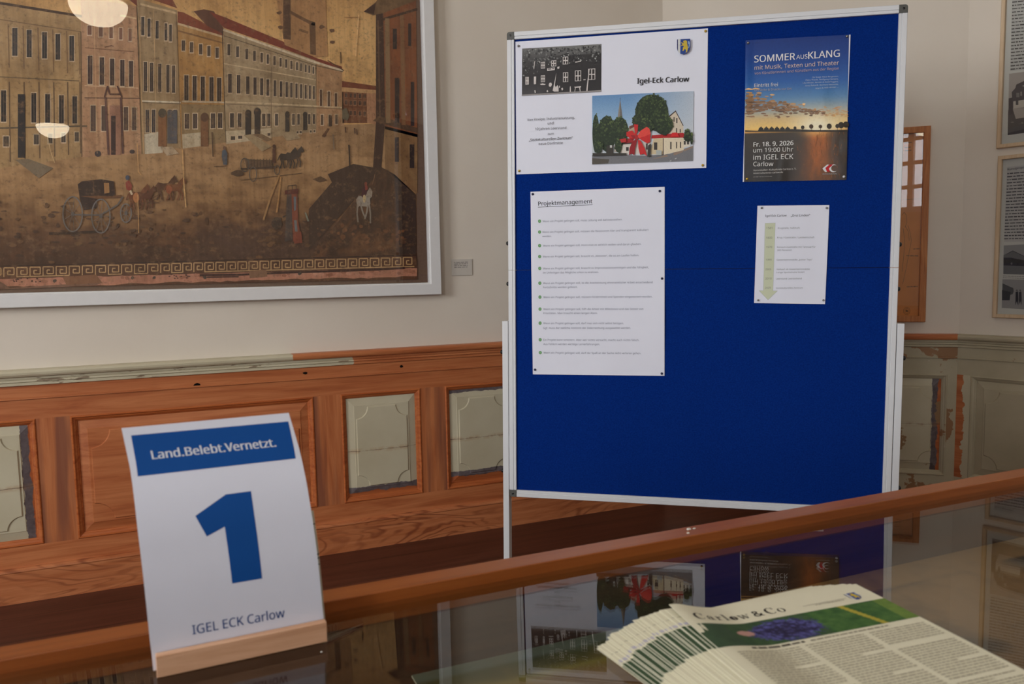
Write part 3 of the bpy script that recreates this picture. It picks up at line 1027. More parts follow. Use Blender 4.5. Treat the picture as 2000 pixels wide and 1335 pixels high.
# square: steps, ramps and shadows
for pts, c in (([(30, 312), (55, 310), (104, 328), (76, 348)], (116, 104, 84)), ([(476, 264), (492, 262), (530, 286), (512, 296)], (150, 132, 100)), ([(492, 262), (512, 262), (532, 272), (520, 276)], (120, 98, 72)),
               ([(548, 260), (576, 258), (588, 270), (560, 275)], (150, 132, 102)), ([(314, 288), (336, 286), (350, 300), (326, 304)], (166, 148, 120)), ([(630, 262), (650, 244), (668, 262), (640, 266)], (150, 120, 84)), ([(628, 266), (640, 250), (644, 252), (634, 268)], (92, 64, 42))):
    P.poly(pts, c)
P.field(((744, 326), (770, 340), (812, 505), (603, 505)), 44, 44, lambda u, v: lerp((72, 54, 40), (122, 84, 52), max(0, fbm(u * 11, v * 11, 41) - 0.42) * (0.9 + 1.4 * v)))
P.poly([(603, 408), (648, 356), (640, 340), (690, 320), (746, 330), (603, 490)], (68, 52, 40))
P.poly([(770, 340), (752, 330), (812, 380), (812, 505), (780, 500)], (64, 50, 40))
P.poly([(610, 350), (626, 344), (640, 352), (624, 356)], (92, 70, 48))
P.layer()
for q in range(300):
    x = rnd.uniform(-300, 800); y = rnd.gauss(455, 30)
    if 395 < y < 515 and not (560 < x < 595): P.blob(x, y, rnd.uniform(3, 10), lerp((70, 52, 40), (108, 80, 52), rnd.random()), ry=rnd.uniform(2, 5)); P.z += P.STEP * 0.1
for q in range(60):
    x = rnd.uniform(620, 790); y = rnd.uniform(440, 490); P.blob(x, y, rnd.uniform(2, 6), lerp((78, 56, 40), (122, 84, 54), rnd.random())); P.z += P.STEP * 0.1
P.layer(2)
# coach and four
P.line([(96, 456), (200, 452)], 5, (54, 38, 26))
P.poly([(152, 360), (160, 354), (198, 350), (222, 354), (225, 380), (218, 384), (190, 384), (188, 406), (164, 410), (156, 388)], (52, 38, 32)); P.layer()
P.poly([(203, 357), (213, 357), (214, 376), (204, 378)], (150, 112, 70)); P.poly([(156, 383), (188, 382), (220, 383), (238, 380), (238, 386), (190, 388)], (104, 72, 46)); P.line([(182, 352), (184, 382)], 1, (90, 66, 44))
for cx, cy, rx, ry in ((142, 418, 19, 34), (197, 422, 18, 33), (246, 416, 10.5, 18)):
    P.ring(cx, cy, rx, ry, 2.4, (110, 108, 104)); P.z += P.STEP
    for q in range(9):
        t = q * math.pi * 2 / 9; P.line([(cx, cy), (cx + rx * math.cos(t), cy + ry * math.sin(t))], 0.9, (112, 106, 98))
    P.ell(cx, cy, 3, 4, (96, 92, 88))
P.line([(145, 419), (196, 420), (230, 400), (240, 384)], 3, (96, 90, 84))
def horse(x, y, s, c, d=1, rider=None):
    P.poly([(x + d * a * s, y + b_ * s) for a, b_ in ((-16, -4), (-12, -9), (-2, -7), (6, -8), (11, -15), (15, -19), (17, -22), (20, -17), (23, -11), (20, -9), (17, -10), (15, -2), (11, 4), (0, 5), (-8, 5), (-14, 4))], c)
    for a, k2, f in ((-13, -10, -14), (-9, -7, -5), (8, 10, 6), (11, 16, 14)):
        P.line([(x + d * a * s, y + 2 * s), (x + d * k2 * s, y + 11 * s), (x + d * f * s, y + 22 * s)], 2.6 * s, c)
    P.line([(x - d * 15 * s, y - 4 * s), (x - d * 19 * s, y + 6 * s)], 2 * s, c)
horse(268, 384, 1.15, (108, 66, 40)); horse(283, 384, 1.0, (92, 56, 36)); P.layer(); horse(322, 366, 1.1, (82, 54, 36)); horse(340, 368, 1.05, (112, 70, 42)); P.layer()
P.ell(266, 386, 6, 10, (168, 114, 70)); P.ell(330, 370, 6, 8, (138, 80, 50)); P.line([(285, 398), (310, 386)], 1, (70, 50, 36)); P.line([(285, 394), (310, 380)], 1, (70, 50, 36))
P.poly([(245, 356), (252, 352), (258, 362), (256, 374), (247, 370)], (136, 62, 50)); P.ell(249, 347, 4, 5, (74, 84, 100)); P.line([(254, 372), (258, 380)], 4, (196, 180, 150))
P.line([(256, 400), (262, 420), (272, 422)], 2, (90, 60, 40))
# waggon and pair
P.layer()
P.poly([(478, 312), (530, 314), (532, 330), (482, 330)], (98, 78, 58)); P.layer()
for q in range(9): P.line([(484 + q * 6, 310), (484 + q * 6.2, 328)], 1.2, (70, 56, 44))
P.line([(478, 312), (532, 314)], 2, (84, 68, 52)); P.line([(470, 330), (540, 326)], 3, (70, 56, 44))
P.ring(478, 322, 8, 13, 1.8, (84, 78, 70)); P.ring(494, 340, 7, 14, 1.8, (96, 88, 78)); P.ring(541, 332, 5, 9, 1.6, (84, 78, 70)); P.blob(466, 338, 15, (82, 64, 46), ry=6)
P.rect(532, 290, 538, 318, (88, 60, 46)); P.ell(535, 286, 3, 4, (76, 54, 42)); horse(560, 308, 0.95, (62, 54, 46)); P.layer(); horse(572, 306, 0.95, (72, 62, 52))
P.line([(590, 338), (470, 352)], 1, (84, 66, 46))
# walkers, posts
P.poly([(434, 294), (440, 292), (444, 300), (443, 322), (436, 322), (433, 306)], (78, 88, 98)); P.ell(438, 289, 3, 3.6, (110, 84, 66)); P.line([(418, 325), (442, 324)], 1.4, (96, 74, 52))
P.line([(414, 258), (416, 306)], 2.2, (84, 64, 46)); P.line([(681, 283), (683, 328)], 2.6, (52, 42, 36)); P.line([(650, 262), (652, 292)], 2.2, (124, 110, 92)); P.poly([(668, 215), (676, 210), (682, 226), (678, 236), (668, 232)], (100, 92, 72))
for x, y in ((674, 248), (692, 250), (696, 252)): P.line([(x, y), (x + 1, y + 11)], 2.4, (92, 66, 52))
# pump
P.layer()
P.poly([(560, 378), (569, 374), (571, 468), (556, 472)], (78, 68, 62)); P.poly([(569, 372), (580, 374), (582, 430), (588, 470), (572, 472)], (126, 72, 52)); P.poly([(556, 372), (582, 368), (582, 378), (556, 380)], (92, 50, 40)); P.layer()
P.poly([(573, 384), (578, 384), (578, 410), (574, 412)], (104, 110, 114)); P.poly([(574, 430), (579, 430), (581, 452), (576, 452)], (104, 116, 120)); P.line([(562, 364), (562, 376)], 1.2, (70, 60, 50)); P.line([(562, 363), (578, 361), (578, 372)], 1.4, (70, 60, 50)); P.line([(570, 362), (571, 372)], 1.2, (70, 60, 50))
P.poly([(574, 456), (588, 452), (590, 474), (574, 476)], (130, 72, 52)); P.ell(540, 436, 10, 12, (66, 54, 44)); P.poly([(528, 428), (548, 424), (550, 428), (530, 432)], (84, 70, 54))
P.line([(596, 415), (602, 432)], 3, (126, 134, 118)); P.line([(560, 420), (552, 424)], 3, (70, 58, 48))
# rider on the grey
P.layer()
P.poly([(695, 390), (700, 382), (712, 384), (718, 372), (722, 366), (727, 374), (726, 384), (722, 388), (723, 398), (718, 404), (702, 402), (698, 406)], (146, 138, 124)); P.layer()
for a in (((698, 400), (697, 418), (699, 434)), ((704, 400), (708, 414), (713, 426)), ((718, 400), (716, 414), (712, 428)), ((721, 400), (723, 418), (723, 436))): P.line(a, 3, (136, 128, 114))
P.poly([(706, 374), (711, 362), (717, 366), (716, 378), (710, 388), (706, 384)], (74, 40, 44)); P.poly([(712, 362), (717, 362), (718, 370), (713, 372)], (128, 62, 50)); P.ell(714, 359, 3, 3.6, (120, 66, 48)); P.ell(711, 388, 3, 8, (178, 160, 120)); P.line([(727, 360), (732, 340)], 1, (130, 100, 70))
# pale seams and creases where the sheets join
P.layer()
for pts, w, c in (([(268, 280), (270, 335), (276, 342)], 1.2, (196, 156, 100)), ([(269, 380), (271, 455)], 1.4, (190, 150, 96)), ([(356, 292), (359, 360), (363, 405)], 2, (196, 160, 104)), ([(272, 40), (277, 200), (281, 300)], 1, (190, 158, 112)),
                  ([(545, 342), (528, 385), (514, 430)], 3.5, (156, 122, 78)), ([(548, 345), (544, 385), (540, 415)], 3, (166, 128, 80)), ([(300, 20), (304, 200)], 0.8, (186, 156, 112)), ([(93, 266), (99, 296), (107, 318)], 1, (200, 176, 130)), ([(184, 40), (190, 300)], 0.8, (190, 160, 118)), ([(700, 30), (694, 110)], 2, (212, 180, 126)), ([(672, 34), (700, 34)], 1.5, (170, 132, 84))):
    P.line(pts, w, c)
# key-pattern border and torn foot
P.layer()
top = lambda x: 522 - 0.026 * x + (0 if x > 0 else 0)
P.field(((X0P, top(X0P) - 3), (813, top(813) - 5), (814, 545), (X0P, 572)), 60, 4, lambda u, v: lerp((70, 48, 34), (104, 72, 50), fbm(u * 40, v * 3, 51)))
P.layer()
pts = []; n = 90
for i in range(n + 1):
    x = X0P + (814 - X0P) * i / n; pts.append((x, top(x) + 21 + 3 * fbm(x / 9, 1, 61)))
for i in range(n, -1, -1):
    x = X0P + (814 - X0P) * i / n; pts.append((x, yb(x) - 9 + 7 * fbm(x / 16, 5, 63)))
P.poly(pts, (172, 122, 98)); P.layer()
for x in range(-400, 812, 9):
    if fbm(x / 40, 2, 66) > 0.52: P.blob(x, yb(x) - 13 - rnd.uniform(0, 7), rnd.uniform(4, 9), lerp((186, 140, 116), (140, 92, 70), rnd.random()), ry=4); P.z += P.STEP * 0.1
P.layer()
x = -400.0
while x < 806:
    u = 21.5 + (x < 300) * 4.0; y = top(x) + 1; hgt = 18
    c = (178, 148, 104)
    gone = fbm(x / 45, 9, 71) > 0.56 and x < 330
    w = 2.0
    if not gone:
        P.line([(x, y + hgt), (x, y), (x + u * 0.78, y), (x + u * 0.78, y + hgt * 0.74), (x + u * 0.3, y + hgt * 0.74), (x + u * 0.3, y + hgt * 0.34), (x + u * 0.54, y + hgt * 0.34)], w, c)
        if x > 390 or fbm(x / 30, 3, 77) > 0.6: P.line([(x - 1, y + hgt), (x + u, y + hgt - 0.6)], w, c)
    x += u
P.line([(-400, top(-400) - 2), (812, top(812) - 3)], 1.8, (46, 34, 28)); P.layer()
P.line([(390, 537), (470, 536), (560, 532), (660, 529), (740, 526), (790, 523)], 4, (62, 40, 34)); P.line([(404, 541), (466, 540)], 2.5, (60, 40, 34))
for x, y in ((107, 548), (259, 542), (301, 542), (400, 541), (585, 534)): P.blob(x, y, 4, (74, 66, 58))
for q in range(40):
    x = rnd.choice((rnd.uniform(20, 80), rnd.uniform(330, 372), rnd.uniform(-300, -100))); P.blob(x, yb(x) - 22 + rnd.uniform(0, 8), 2.4, (70, 48, 42), n=5, ry=1.6)
P.poly([(0, 549), (-400, 566), (-400, 580), (130, 560), (190, 556), (200, 551), (110, 556), (20, 562)], (118, 90, 72)); P.poly([(122, 540), (188, 536), (200, 552), (130, 556)], (124, 88, 62)); P.poly([(485, 529), (520, 526), (522, 540), (488, 543)], (124, 94, 70))
P.build('townscape_sheet', M['canvas'], pic)

# small caption card beside the picture
FPL = Frame((0, WY + 0.02, 0), (1, 0, 0), (0, 0, 1))
q = [FPL.uv(*p) for p in ((881.5, 506), (922, 537))]
lab = tag(empty('caption_card', FPL), 'small grey caption card on the wall to the right of the townscape picture', 'label')
b = MB(); b.box(q[0][0], q[1][1], 0.0005, q[1][0], q[0][1], 0.004)
b.build('card', plain('grey_card', RGB(205, 198, 188), 0.7, 0.2, var=0.02), lab, bevel=0.0006)
P = Print(lambda x, y: FPL.uv(x, y), 0.0041)
for i, (x1, y1) in enumerate(((915, 511.5), (913, 514.5), (913, 517.8), (912.5, 521))):
    P.words((886 + i * 0.2, y1 + 1.1), (x1, y1), 1.9, (150, 144, 138), seed=i)
P.build('lettering', M['ink'], lab)

# ------------------------------------------------------------------ framed sheets on the other walls
def framed(name, fr, x0, y0, x1, y1, w, depth, m_frame, m_mat, label, cat='picture', inner=None):
    e = tag(empty(name, fr), label, cat)
    b = MB()
    b.rings(x0, y0, x1, y1, [(0, 0), (0, depth - 0.002), (0.002, depth), (w - 0.0015, depth), (w, depth - 0.0015), (w, 0.004)], cap=False)
    b.build('frame', m_frame, e)
    b = MB(); b.box(x0 + w * 0.6, y0 + w * 0.6, 0.001, x1 - w * 0.6, y1 - w * 0.6, 0.006)
    b.build('mount', m_mat, e)
    b = MB(); b.box(x0 + w - 0.002, y0 + w - 0.002, depth - 0.008, x1 - w + 0.002, y1 - w + 0.002, depth - 0.006)
    b.build('glass_pane', M['glass'], e)
    return e


FW2 = Frame(F2.at(0, 0, PB), F2.x, F2.y)
FW3 = Frame(F3.at(0, 0, PB), F3.x, F3.y)
a = FW2.uv(1820, 245, 0.028); c = FW2.uv(1806, 628.5, 0.028)
ox1 = (a[0] + c[0]) / 2
tan = plain('brown_packing_paper', RGB(222, 146, 84), 0.8, 0.2, var=0.05, scale=12)
e = framed('framed_chart', FW2, ox1 - 0.52, c[1], ox1, a[1], 0.026, 0.03, M['orange_frame'], tan, 'orange-brown paper chart in a wooden frame, half hidden behind the pinboard')
P = Print(lambda x, y: FW2.uv(x, y, 0.006), 0.0061)
LN = (128, 92, 62)
P.part('outline_drawing')
for ln in ([(1773, 440), (1777, 452), (1780, 470), (1776, 490), (1772, 512), (1768, 532), (1763, 555)], [(1762, 420), (1766, 414), (1770, 420), (1771, 434), (1768, 444)], [(1764, 446), (1767, 470), (1765, 500), (1762, 530)], [(1768, 441), (1774, 452), (1776, 470)]):
    P.line(ln, 0.7, LN)
P.part('heading')
P.words((1767, 262), (1783, 261), 2.0, LN, seed=4)
for p0, p1 in (((1784, 486), (1796, 485.5)), ((1770, 499), (1794, 499.5)), ((1771, 560), (1792, 559)), ((1766, 279), (1781, 278)), ((1767, 288), (1780, 287)), ((1768, 294), (1780, 293))):
    P.part('annotation'); P.words(p0, p1, 2.0, LN, seed=4)
P.part('round_stamp')
P.ring(1771, 607, 6.5, 7, 0.7, LN); P.ring(1771, 607, 4.4, 4.8, 0.6, LN); P.blob(1771, 607, 3, LN)
P.part('cross_line')
P.line([(1764, 390), (1807, 387)], 0.7, (150, 96, 52)); P.part('cross_line'); P.line([(1764, 268), (1808, 266)], 0.5, (206, 146, 90))  # two thin lines drawn across the chart paper
P.build('printed_drawing', M['ink'], e)

a = FW3.uv(1945.5, 290, 0.02); b3 = FW3.uv(1948, 305, 0.02); c = FW3.uv(1938.5, 620, 0.02)
mt = plain('pale_grey_mount', RGB(204, 204, 196), 0.8, 0.2, var=0.012)
e = framed('framed_display', FW3, a[0], a[1], a[0] + 0.45, a[1] + 0.66, 0.015, 0.022, M['pale_frame'], mt, 'upper of the two pale framed text displays on the end wall, with one house photograph', 'display panel')
P = Print(lambda x, y: FW3.uv(x, y, 0.006), 0.0061)
P.poly([(1978, -40), (2140, -40), (2140, 118), (1973, 139)], (184, 184, 178)); P.layer()
for i in range(27):
    y = -36 + i * 6.55
    P.words((1978 - 0.025 * (y + 36), y + 1), (2125, y - 14 + (y - 60) * 0.0), 2.5, (70, 68, 66), fill=0.97, seed=i)
P.poly([(1971, 144), (2140, 122), (2140, 240), (1968, 264)], (166, 158, 150)); P.layer()
P.poly([(1969, 215), (1978, 212), (1984, 232), (2140, 208), (2140, 240), (1968, 264)], (84, 80, 80)); P.poly([(1970, 192), (1978, 190), (1978, 222), (1970, 226)], (70, 64, 68)); P.layer()
P.poly([(1976, 180), (1983, 172), (1985, 165), (2000, 158), (2140, 130), (2140, 200), (1978, 212)], (76, 70, 74)); P.layer()
P.poly([(1979, 198), (2030, 190), (2030, 206), (1979, 212)], (190, 184, 172)); P.poly([(1996, 168), (2004, 164), (2004, 170)], (170, 164, 156)); P.layer()
P.rect(1984, 195, 1989, 205, (78, 76, 76)); P.rect(1985, 181, 1991, 190, (118, 114, 112)); P.rect(1993, 179, 1996, 187, (140, 134, 128))
for q in range(40): P.blob(rnd.uniform(1975, 2120), rnd.uniform(226, 246), rnd.uniform(2, 5), lerp((66, 62, 62), (130, 126, 122), rnd.random()), ry=1.2); P.z += P.STEP * 0.1
P.build('print', M['ink'], e)

e = framed('framed_display', FW3, (b3[0] + c[0]) / 2, c[1], (b3[0] + c[0]) / 2 + 0.45, b3[1], 0.015, 0.022, M['pale_frame'], mt, 'lower of the two pale framed text displays on the end wall, with two group photographs', 'display panel')
P = Print(lambda x, y: FW3.uv(x, y, 0.006), 0.0061)
P.poly([(1967, 326), (2140, 306), (2140, 470), (1961, 472)], (188, 186, 182)); P.layer()
P.text('Kunstprojekt', (1968, 332.5), (2005, 328), (36, 34, 36), 0.03)
for i in range(22):
    y = 338 + i * 6.05
    P.words((1967.5 - 0.3 * i, y + 1), (2125, y - 12 + i * 0.45), 2.4, (86, 84, 84), fill=0.97, seed=i + 40)
P.poly([(1960.5, 479), (2140, 470), (2140, 540), (1959.5, 535)], (150, 150, 148)); P.poly([(1958, 545), (2140, 548), (2140, 612), (1956.5, 601)], (152, 150, 148)); P.layer()
P.poly([(1960, 498), (1978, 489.5), (1999, 500), (2030, 514), (2140, 520), (2140, 540), (1959.5, 535)], (112, 112, 112)); P.layer()
P.poly([(1960, 503), (1975, 503), (1999, 508), (2140, 518), (2140, 524), (1960, 518)], (66, 64, 66)); P.line([(1966, 496), (1978, 489.5), (2000, 500)], 1.2, (80, 80, 80))
P.poly([(1958, 553), (1976, 561), (1979, 562), (1980, 568), (1978, 574), (1958, 580)], (88, 88, 88)); P.poly([(1957, 566), (1974, 570), (1972, 586), (1957, 586)], (66, 66, 68)); P.layer()
for q in range(26): P.blob(rnd.uniform(1962, 2120), rnd.uniform(504, 516), rnd.uniform(1, 2.4), lerp((60, 58, 60), (190, 188, 184), rnd.random() ** 3), ry=3); P.z += P.STEP * 0.1
for q in range(18):
    x = rnd.uniform(1974, 2120); P.poly([(x - 2.4, 570), (x + 2.4, 569), (x + 3, 584), (x + 2.2, 597), (x, 588), (x - 3, 596)], lerp((58, 56, 58), (96, 94, 94), rnd.random())); P.ell(x, 567, 1.8, 2.2, (110, 106, 104), n=8); P.z += P.STEP * 0.1
for p0, p1 in (((1959, 538.5), (2120, 543)), ((1959, 542), (2060, 545))): P.words(p0, p1, 1.3, (120, 118, 116), seed=9)
P.build('print', M['ink'], e)

# ------------------------------------------------------------------ pinboard
BX, BY = Vector((0.8158, -0.5782, -0.0115)), Vector((0.0148, 0.0010, 0.9999))
FB = Frame((1.5336, 2.0962, 1.1121), BX, BY)
board = tag(empty('pinboard', FB), 'blue felt folding pinboard in a white frame on two white legs', 'pinboard')
HW, HH, RW = 0.600, 0.7655, 0.0235
b = MB(); b.box(-HW + RW, -0.012, -0.0105, HW - RW, 0.012, -0.0102)
b.build('hinge_strip', M['black'], board)
for lo, hi in ((0.0007, HH - RW + 0.001), (-HH + RW - 0.001, -0.0007)):
    b = MB(); b.box(-HW + RW - 0.001, lo, -0.010, HW - RW + 0.001, hi, 0.003)
    b.build('felt_panel', M['felt'], board)
RAILP = [(0.0, -0.012), (0.0, 0.0105), (0.0015, 0.012), (0.0135, 0.012), (0.0145, 0.0095), (0.0158, 0.0095), (0.0165, 0.0112), (0.0225, 0.0112), (0.0235, 0.010), (0.0235, -0.012)]


def rail(x0, x1, tr):
    b = MB()
    n = len(RAILP)
    A = [tr(x0, d, h) for d, h in RAILP]; B = [tr(x1, d, h) for d, h in RAILP]
    for i in range(n):
        j = (i + 1) % n
        b.face((A[i], B[i], B[j], A[j]))
    b.face(A); b.face(B[::-1])
    return b.build('frame_rail', M['white_metal'], board, fix=True)


CAP = 0.0245
rail(-HW + CAP, HW - CAP, lambda x, d, h: (x, HH - d, h))
rail(-HW + CAP, HW - CAP, lambda x, d, h: (x, -HH + d, h))
for s in (-1, 1):
    rail(0.0006, HH - CAP, lambda y, d, h: (s * (HW - d), y, h))
    rail(-HH + CAP, -0.0006, lambda y, d, h: (s * (HW - d), y, h))
    for t in (-1, 1):
        b = MB(); r = 0.008
        pts = [(HW - CAP, HH - CAP), (HW, HH - CAP)] + [(HW - r + r * math.cos(math.radians(a)), HH - r + r * math.sin(math.radians(a))) for a in range(0, 91, 15)] + [(HW - CAP, HH)]
        b.prism([(s * x, t * y) for x, y in pts], -0.0125, 0.0125)
        cp = b.build('corner_cap', M['grey_plastic'], board, bevel=0.0008)
        b = MB(); b.lathe([(0.0, 0.0129), (0.0032, 0.0129), (0.0036, 0.0126), (0.0036, 0.012)], (s * (HW - 0.0115), t * (HH - 0.0115), 0), n=14)
        b.build('screw', M['black'], cp)


def knob(parent, u, v, s):
    b = MB(); b.lathe([(0.0, 0.0085), (0.004, 0.0082), (0.0062, 0.0065), (0.0072, 0.0035), (0.0072, 0.0), (0.0, 0.0)], (0, 0, 0), axis='x', n=18)
    o = b.build('knob', M['black'], parent)
    o.location = (u, v, 0.0); o.rotation_euler = (0, 0, 0 if s > 0 else math.pi)
    return o


for s, y1, y2 in ((-1, 0.0886, -0.0454), (1, 0.0692, -0.0644)):
    for y in (y1, y2): knob(board, s * HW, y, s)
for s, yk in ((-1, (-0.274, -0.679)), (1, (-0.274, -0.676))):
    u0, u1 = (0.6025, 0.6225) if s > 0 else (-0.6225, -0.6025)
    foot = (-FB.o.z - FB.x.z * (u0 + u1) / 2) / FB.y.z
    b = MB(); b.box(u0, foot + 0.024, -0.034, u1, -0.169, 0.009)
    b.box(min(u0, s * 0.5995), -0.60, -0.006, max(u1, s * 0.5995) if s < 0 else u1, -0.56, 0.004)
    lg = b.build('leg', M['white_metal'], board, bevel=0.0012, weld=False)
    b = MB(); b.box(u0, foot + 0.006, -0.28, u1, foot + 0.024, 0.28)
    ft = b.build('foot_bar', M['white_metal'], board, bevel=0.0015)
    for zz in (-0.26, 0.26):
        b = MB(); b.lathe([(0.0, foot), (0.011, foot), (0.011, foot + 0.006), (0.0, foot + 0.006)], ((u0 + u1) / 2, 0, zz), axis='y', n=14)
        b.build('rubber_foot', M['black'], ft)
    for y in yk: knob(lg, u1 if s > 0 else u0, y, s)

# ------------------------------------------------------------------ sheets pinned to it
ZS = 0.0042


def pinned(name, corners, label, cat, wave, mat, edge=None):
    q = [FB.uv(*p, ZS) for p in corners]
    x0 = min(q[0][0], q[3][0]); x1 = max(q[1][0], q[2][0]); y0 = min(q[2][1], q[3][1]); y1 = max(q[0][1], q[1][1])
    # the sheet's own frame, squared up on its corners
    ax = ((q[1][0] - q[0][0]) + (q[2][0] - q[3][0]), (q[1][1] - q[0][1]) + (q[2][1] - q[3][1]))
    l = math.hypot(*ax); ux = (ax[0] / l, ax[1] / l); uy = (-ux[1], ux[0])
    cx = sum(p[0] for p in q) / 4; cy = sum(p[1] for p in q) / 4
    w = l / 2; h = (math.hypot(q[0][0] - q[3][0], q[0][1] - q[3][1]) + math.hypot(q[1][0] - q[2][0], q[1][1] - q[2][1])) / 2
    fr = Frame(FB.at(cx - ux[0] * w / 2 - uy[0] * h / 2, cy - ux[1] * w / 2 - uy[1] * h / 2, ZS), FB.x * ux[0] + FB.y * ux[1], FB.x * uy[0] + FB.y * uy[1])
    e = tag(empty(name, fr), label, cat)
    bend = lambda x, y, z: (x, y, z + wave(x / w, y / h))
    sheet('sheet', w, h, 60, 60, bend, mat, e)
    return e, fr, w, h, bend


def pp(fr, z0=0.0003):
    return Print(lambda x, y: fr.uv(x, y), z0)


# 1: landscape notice with two photographs
e, fr, w, h, bend = pinned('notice_sheet', [(1006.5, 82), (1383, 55), (1379, 328), (1009, 340)], 'white landscape sheet with an old and a new house photograph, top of the pinboard', 'notice', lambda u, v: 0.0006 + 0.0008 * math.sin(u * 5 + v * 2) ** 2 + 0.0015 * max(0, u - 0.9) * v, M['paper'])
P = pp(fr)
Q = ((1020, 95), (1175, 86), (1174.5, 178.5), (1019.5, 187.5))
S = 180 / 2000.0
T = lambda x, y: (1010 + x * 0.09, 80 + y * 0.09)
P.field(Q, 50, 34, lambda u, v: lerp(grad([(0, (120, 120, 118)), (0.35, (66, 64, 64)), (0.6, (48, 44, 46)), (1, (70, 68, 70))], v + (0.5 - u) * 0.12 * (v < 0.5)), (40, 37, 38), min(1, max(0, u - 0.22) * 3) * 0.8 * (0.2 < v) ))
P.layer()
for i in range(420):
    u = rnd.random(); v = rnd.random() ** 1.6 * (0.62 if u < 0.2 else 0.36)
    top = lerp(Q[0], Q[1], u); bot = lerp(Q[3], Q[2], u); p = lerp(top, bot, 0.03 + v * 0.95)
    g = rnd.random() ** (1.1 if u < 0.35 else 2.4); c = lerp((46, 44, 46), (168, 170, 166), g)
    P.blob(min(max(p[0], 1023), 1171), p[1] + 0.8, rnd.uniform(0.8, 2.4), c, n=6); P.z += P.STEP * 0.15
P.layer()
WH = (214, 206, 202); GR = (44, 38, 38)
def old_window(x0, y0, x1, y1, rows=2, cut=0):
    a, c = T(x0, y0), T(x1, y1)
    P.poly([a, T(x1, y0 - (x1 - x0) * 0.06), T(x1, y1 - (x1 - x0) * 0.06), T(x0, y1)], WH); P.z += P.STEP
    for i in range(2):
        for j in range(rows):
            m = 14
            xa = x0 + (x1 - x0) * i / 2 + m * (0.75 if i else 1.0); xb = x0 + (x1 - x0) * (i + 1) / 2 - m * (1.0 if i else 0.75)
            ya = y0 + (y1 - y0) * j / rows + m * 0.8; yb2 = y0 + (y1 - y0) * (j + 1) / rows - m * 0.8
            if xb > xa: P.poly([T(xa, ya), T(xb, ya - 4), T(xb, yb2 - 4), T(xa, yb2)], GR)
    P.z -= P.STEP
for wv in ((1000, 690, 1112, 898), (1258, 650, 1392, 880), (1545, 610, 1698, 850), (995, 350, 1112, 515), (520, 465, 612, 606), (520, 755, 612, 900), (745, 430, 852, 560), (185, 790, 260, 955), (368, 780, 418, 945)): old_window(*wv)
P.layer(3)
P.poly([T(655, 600), T(820, 580), T(822, 635), T(658, 658)], WH); P.poly([T(875, 570), T(922, 556), T(920, 604), T(880, 612)], WH); P.layer()
P.words(T(675, 618), T(805, 604), 2.4, (90, 84, 84), seed=2)
for pts in ([T(1262, 455), T(1330, 450), T(1328, 430), T(1338, 448), T(1388, 436), T(1390, 455), T(1265, 475)], [T(1560, 620), T(1500, 1100), T(1530, 1100), T(1575, 615)], [T(855, 700), T(775, 1085), T(810, 1085)], [T(380, 450), T(360, 620), T(375, 620), T(395, 440)],
            [T(800, 1000), T(826, 970), T(842, 1010), T(880, 960), T(905, 1010), T(905, 1105), T(795, 1105)], [T(690, 960), T(705, 915), T(745, 910), T(762, 950), T(740, 1000), T(700, 995)], [T(960, 1040), T(985, 1015), T(1005, 1050), T(980, 1085)], [T(1150, 1000), T(1165, 985), T(1172, 1115), T(1145, 1115)],
            [T(1240, 1000), T(1390, 985), T(1390, 1010), T(1370, 1015), T(1380, 1110), T(1368, 1112), T(1350, 1018), T(1275, 1024), T(1258, 1115), T(1245, 1115), T(1262, 1024)], [T(380, 1080), T(400, 1070), T(412, 1130), T(388, 1132)], [T(645, 1085), T(670, 1070), T(680, 1115), T(650, 1118)], [T(500, 940), T(560, 925), T(630, 945), T(600, 962), T(520, 960)], [T(1440, 840), T(1488, 836), T(1488, 852), T(1442, 855)], [T(915, 985), T(930, 970), T(935, 1020), T(918, 1025)]):
    P.poly(pts, WH)
P.poly([T(105, 1170), T(1825, 1070), T(1825, 1105), T(105, 1195)], (150, 144, 142))
# colour photograph with the red bow
Q = ((1157, 187.5), (1355, 178.2), (1353.2, 314.5), (1156.8, 321.5))
T = lambda x, y: (1140 + x * 0.11985, 170 + y * 0.11985)
P.layer(2)
P.field(Q, 30, 30, lambda u, v: lerp(grad([(0, (104, 148, 196)), (0.35, (150, 184, 216)), (0.6, (206, 214, 220))], v), (200, 206, 214), max(0, u - 0.35) * 1.3)); P.layer()
P.poly([T(140, 1110), T(700, 1110), T(1000, 1120), T(1400, 1090), T(1780, 960), T(1778, 1205), T(140, 1262)], (122, 122, 126)); P.poly([T(1130, 1170), T(1640, 1020), T(1780, 960), T(1780, 990), T(1500, 1110), T(1100, 1180), T(800, 1190)], (150, 128, 112)); P.poly([T(140, 1160), T(420, 1180), T(400, 1245), T(140, 1262)], (86, 80, 72)); P.layer()
CRM = (228, 214, 186)
P.poly([T(1390, 480), T(1500, 390), T(1625, 640), T(1625, 760), T(1390, 760)], (214, 200, 178)); P.poly([T(1140, 840), T(1300, 830), T(1300, 1100), T(1080, 1100)], (214, 196, 160)); P.poly([T(1300, 830), T(1632, 822), T(1632, 1030), T(1310, 1105)], CRM); P.poly([T(1632, 830), T(1730, 840), T(1730, 965), T(1632, 985)], (226, 218, 200)); P.poly([T(625, 935), T(1100, 900), T(1100, 1090), T(625, 1092)], (222, 214, 204)); P.poly([T(740, 640), T(830, 610), T(840, 760), T(740, 740)], (190, 170, 146)); P.poly([T(500, 950), T(625, 940), T(625, 1075), T(500, 1060)], (196, 184, 170)); P.layer()
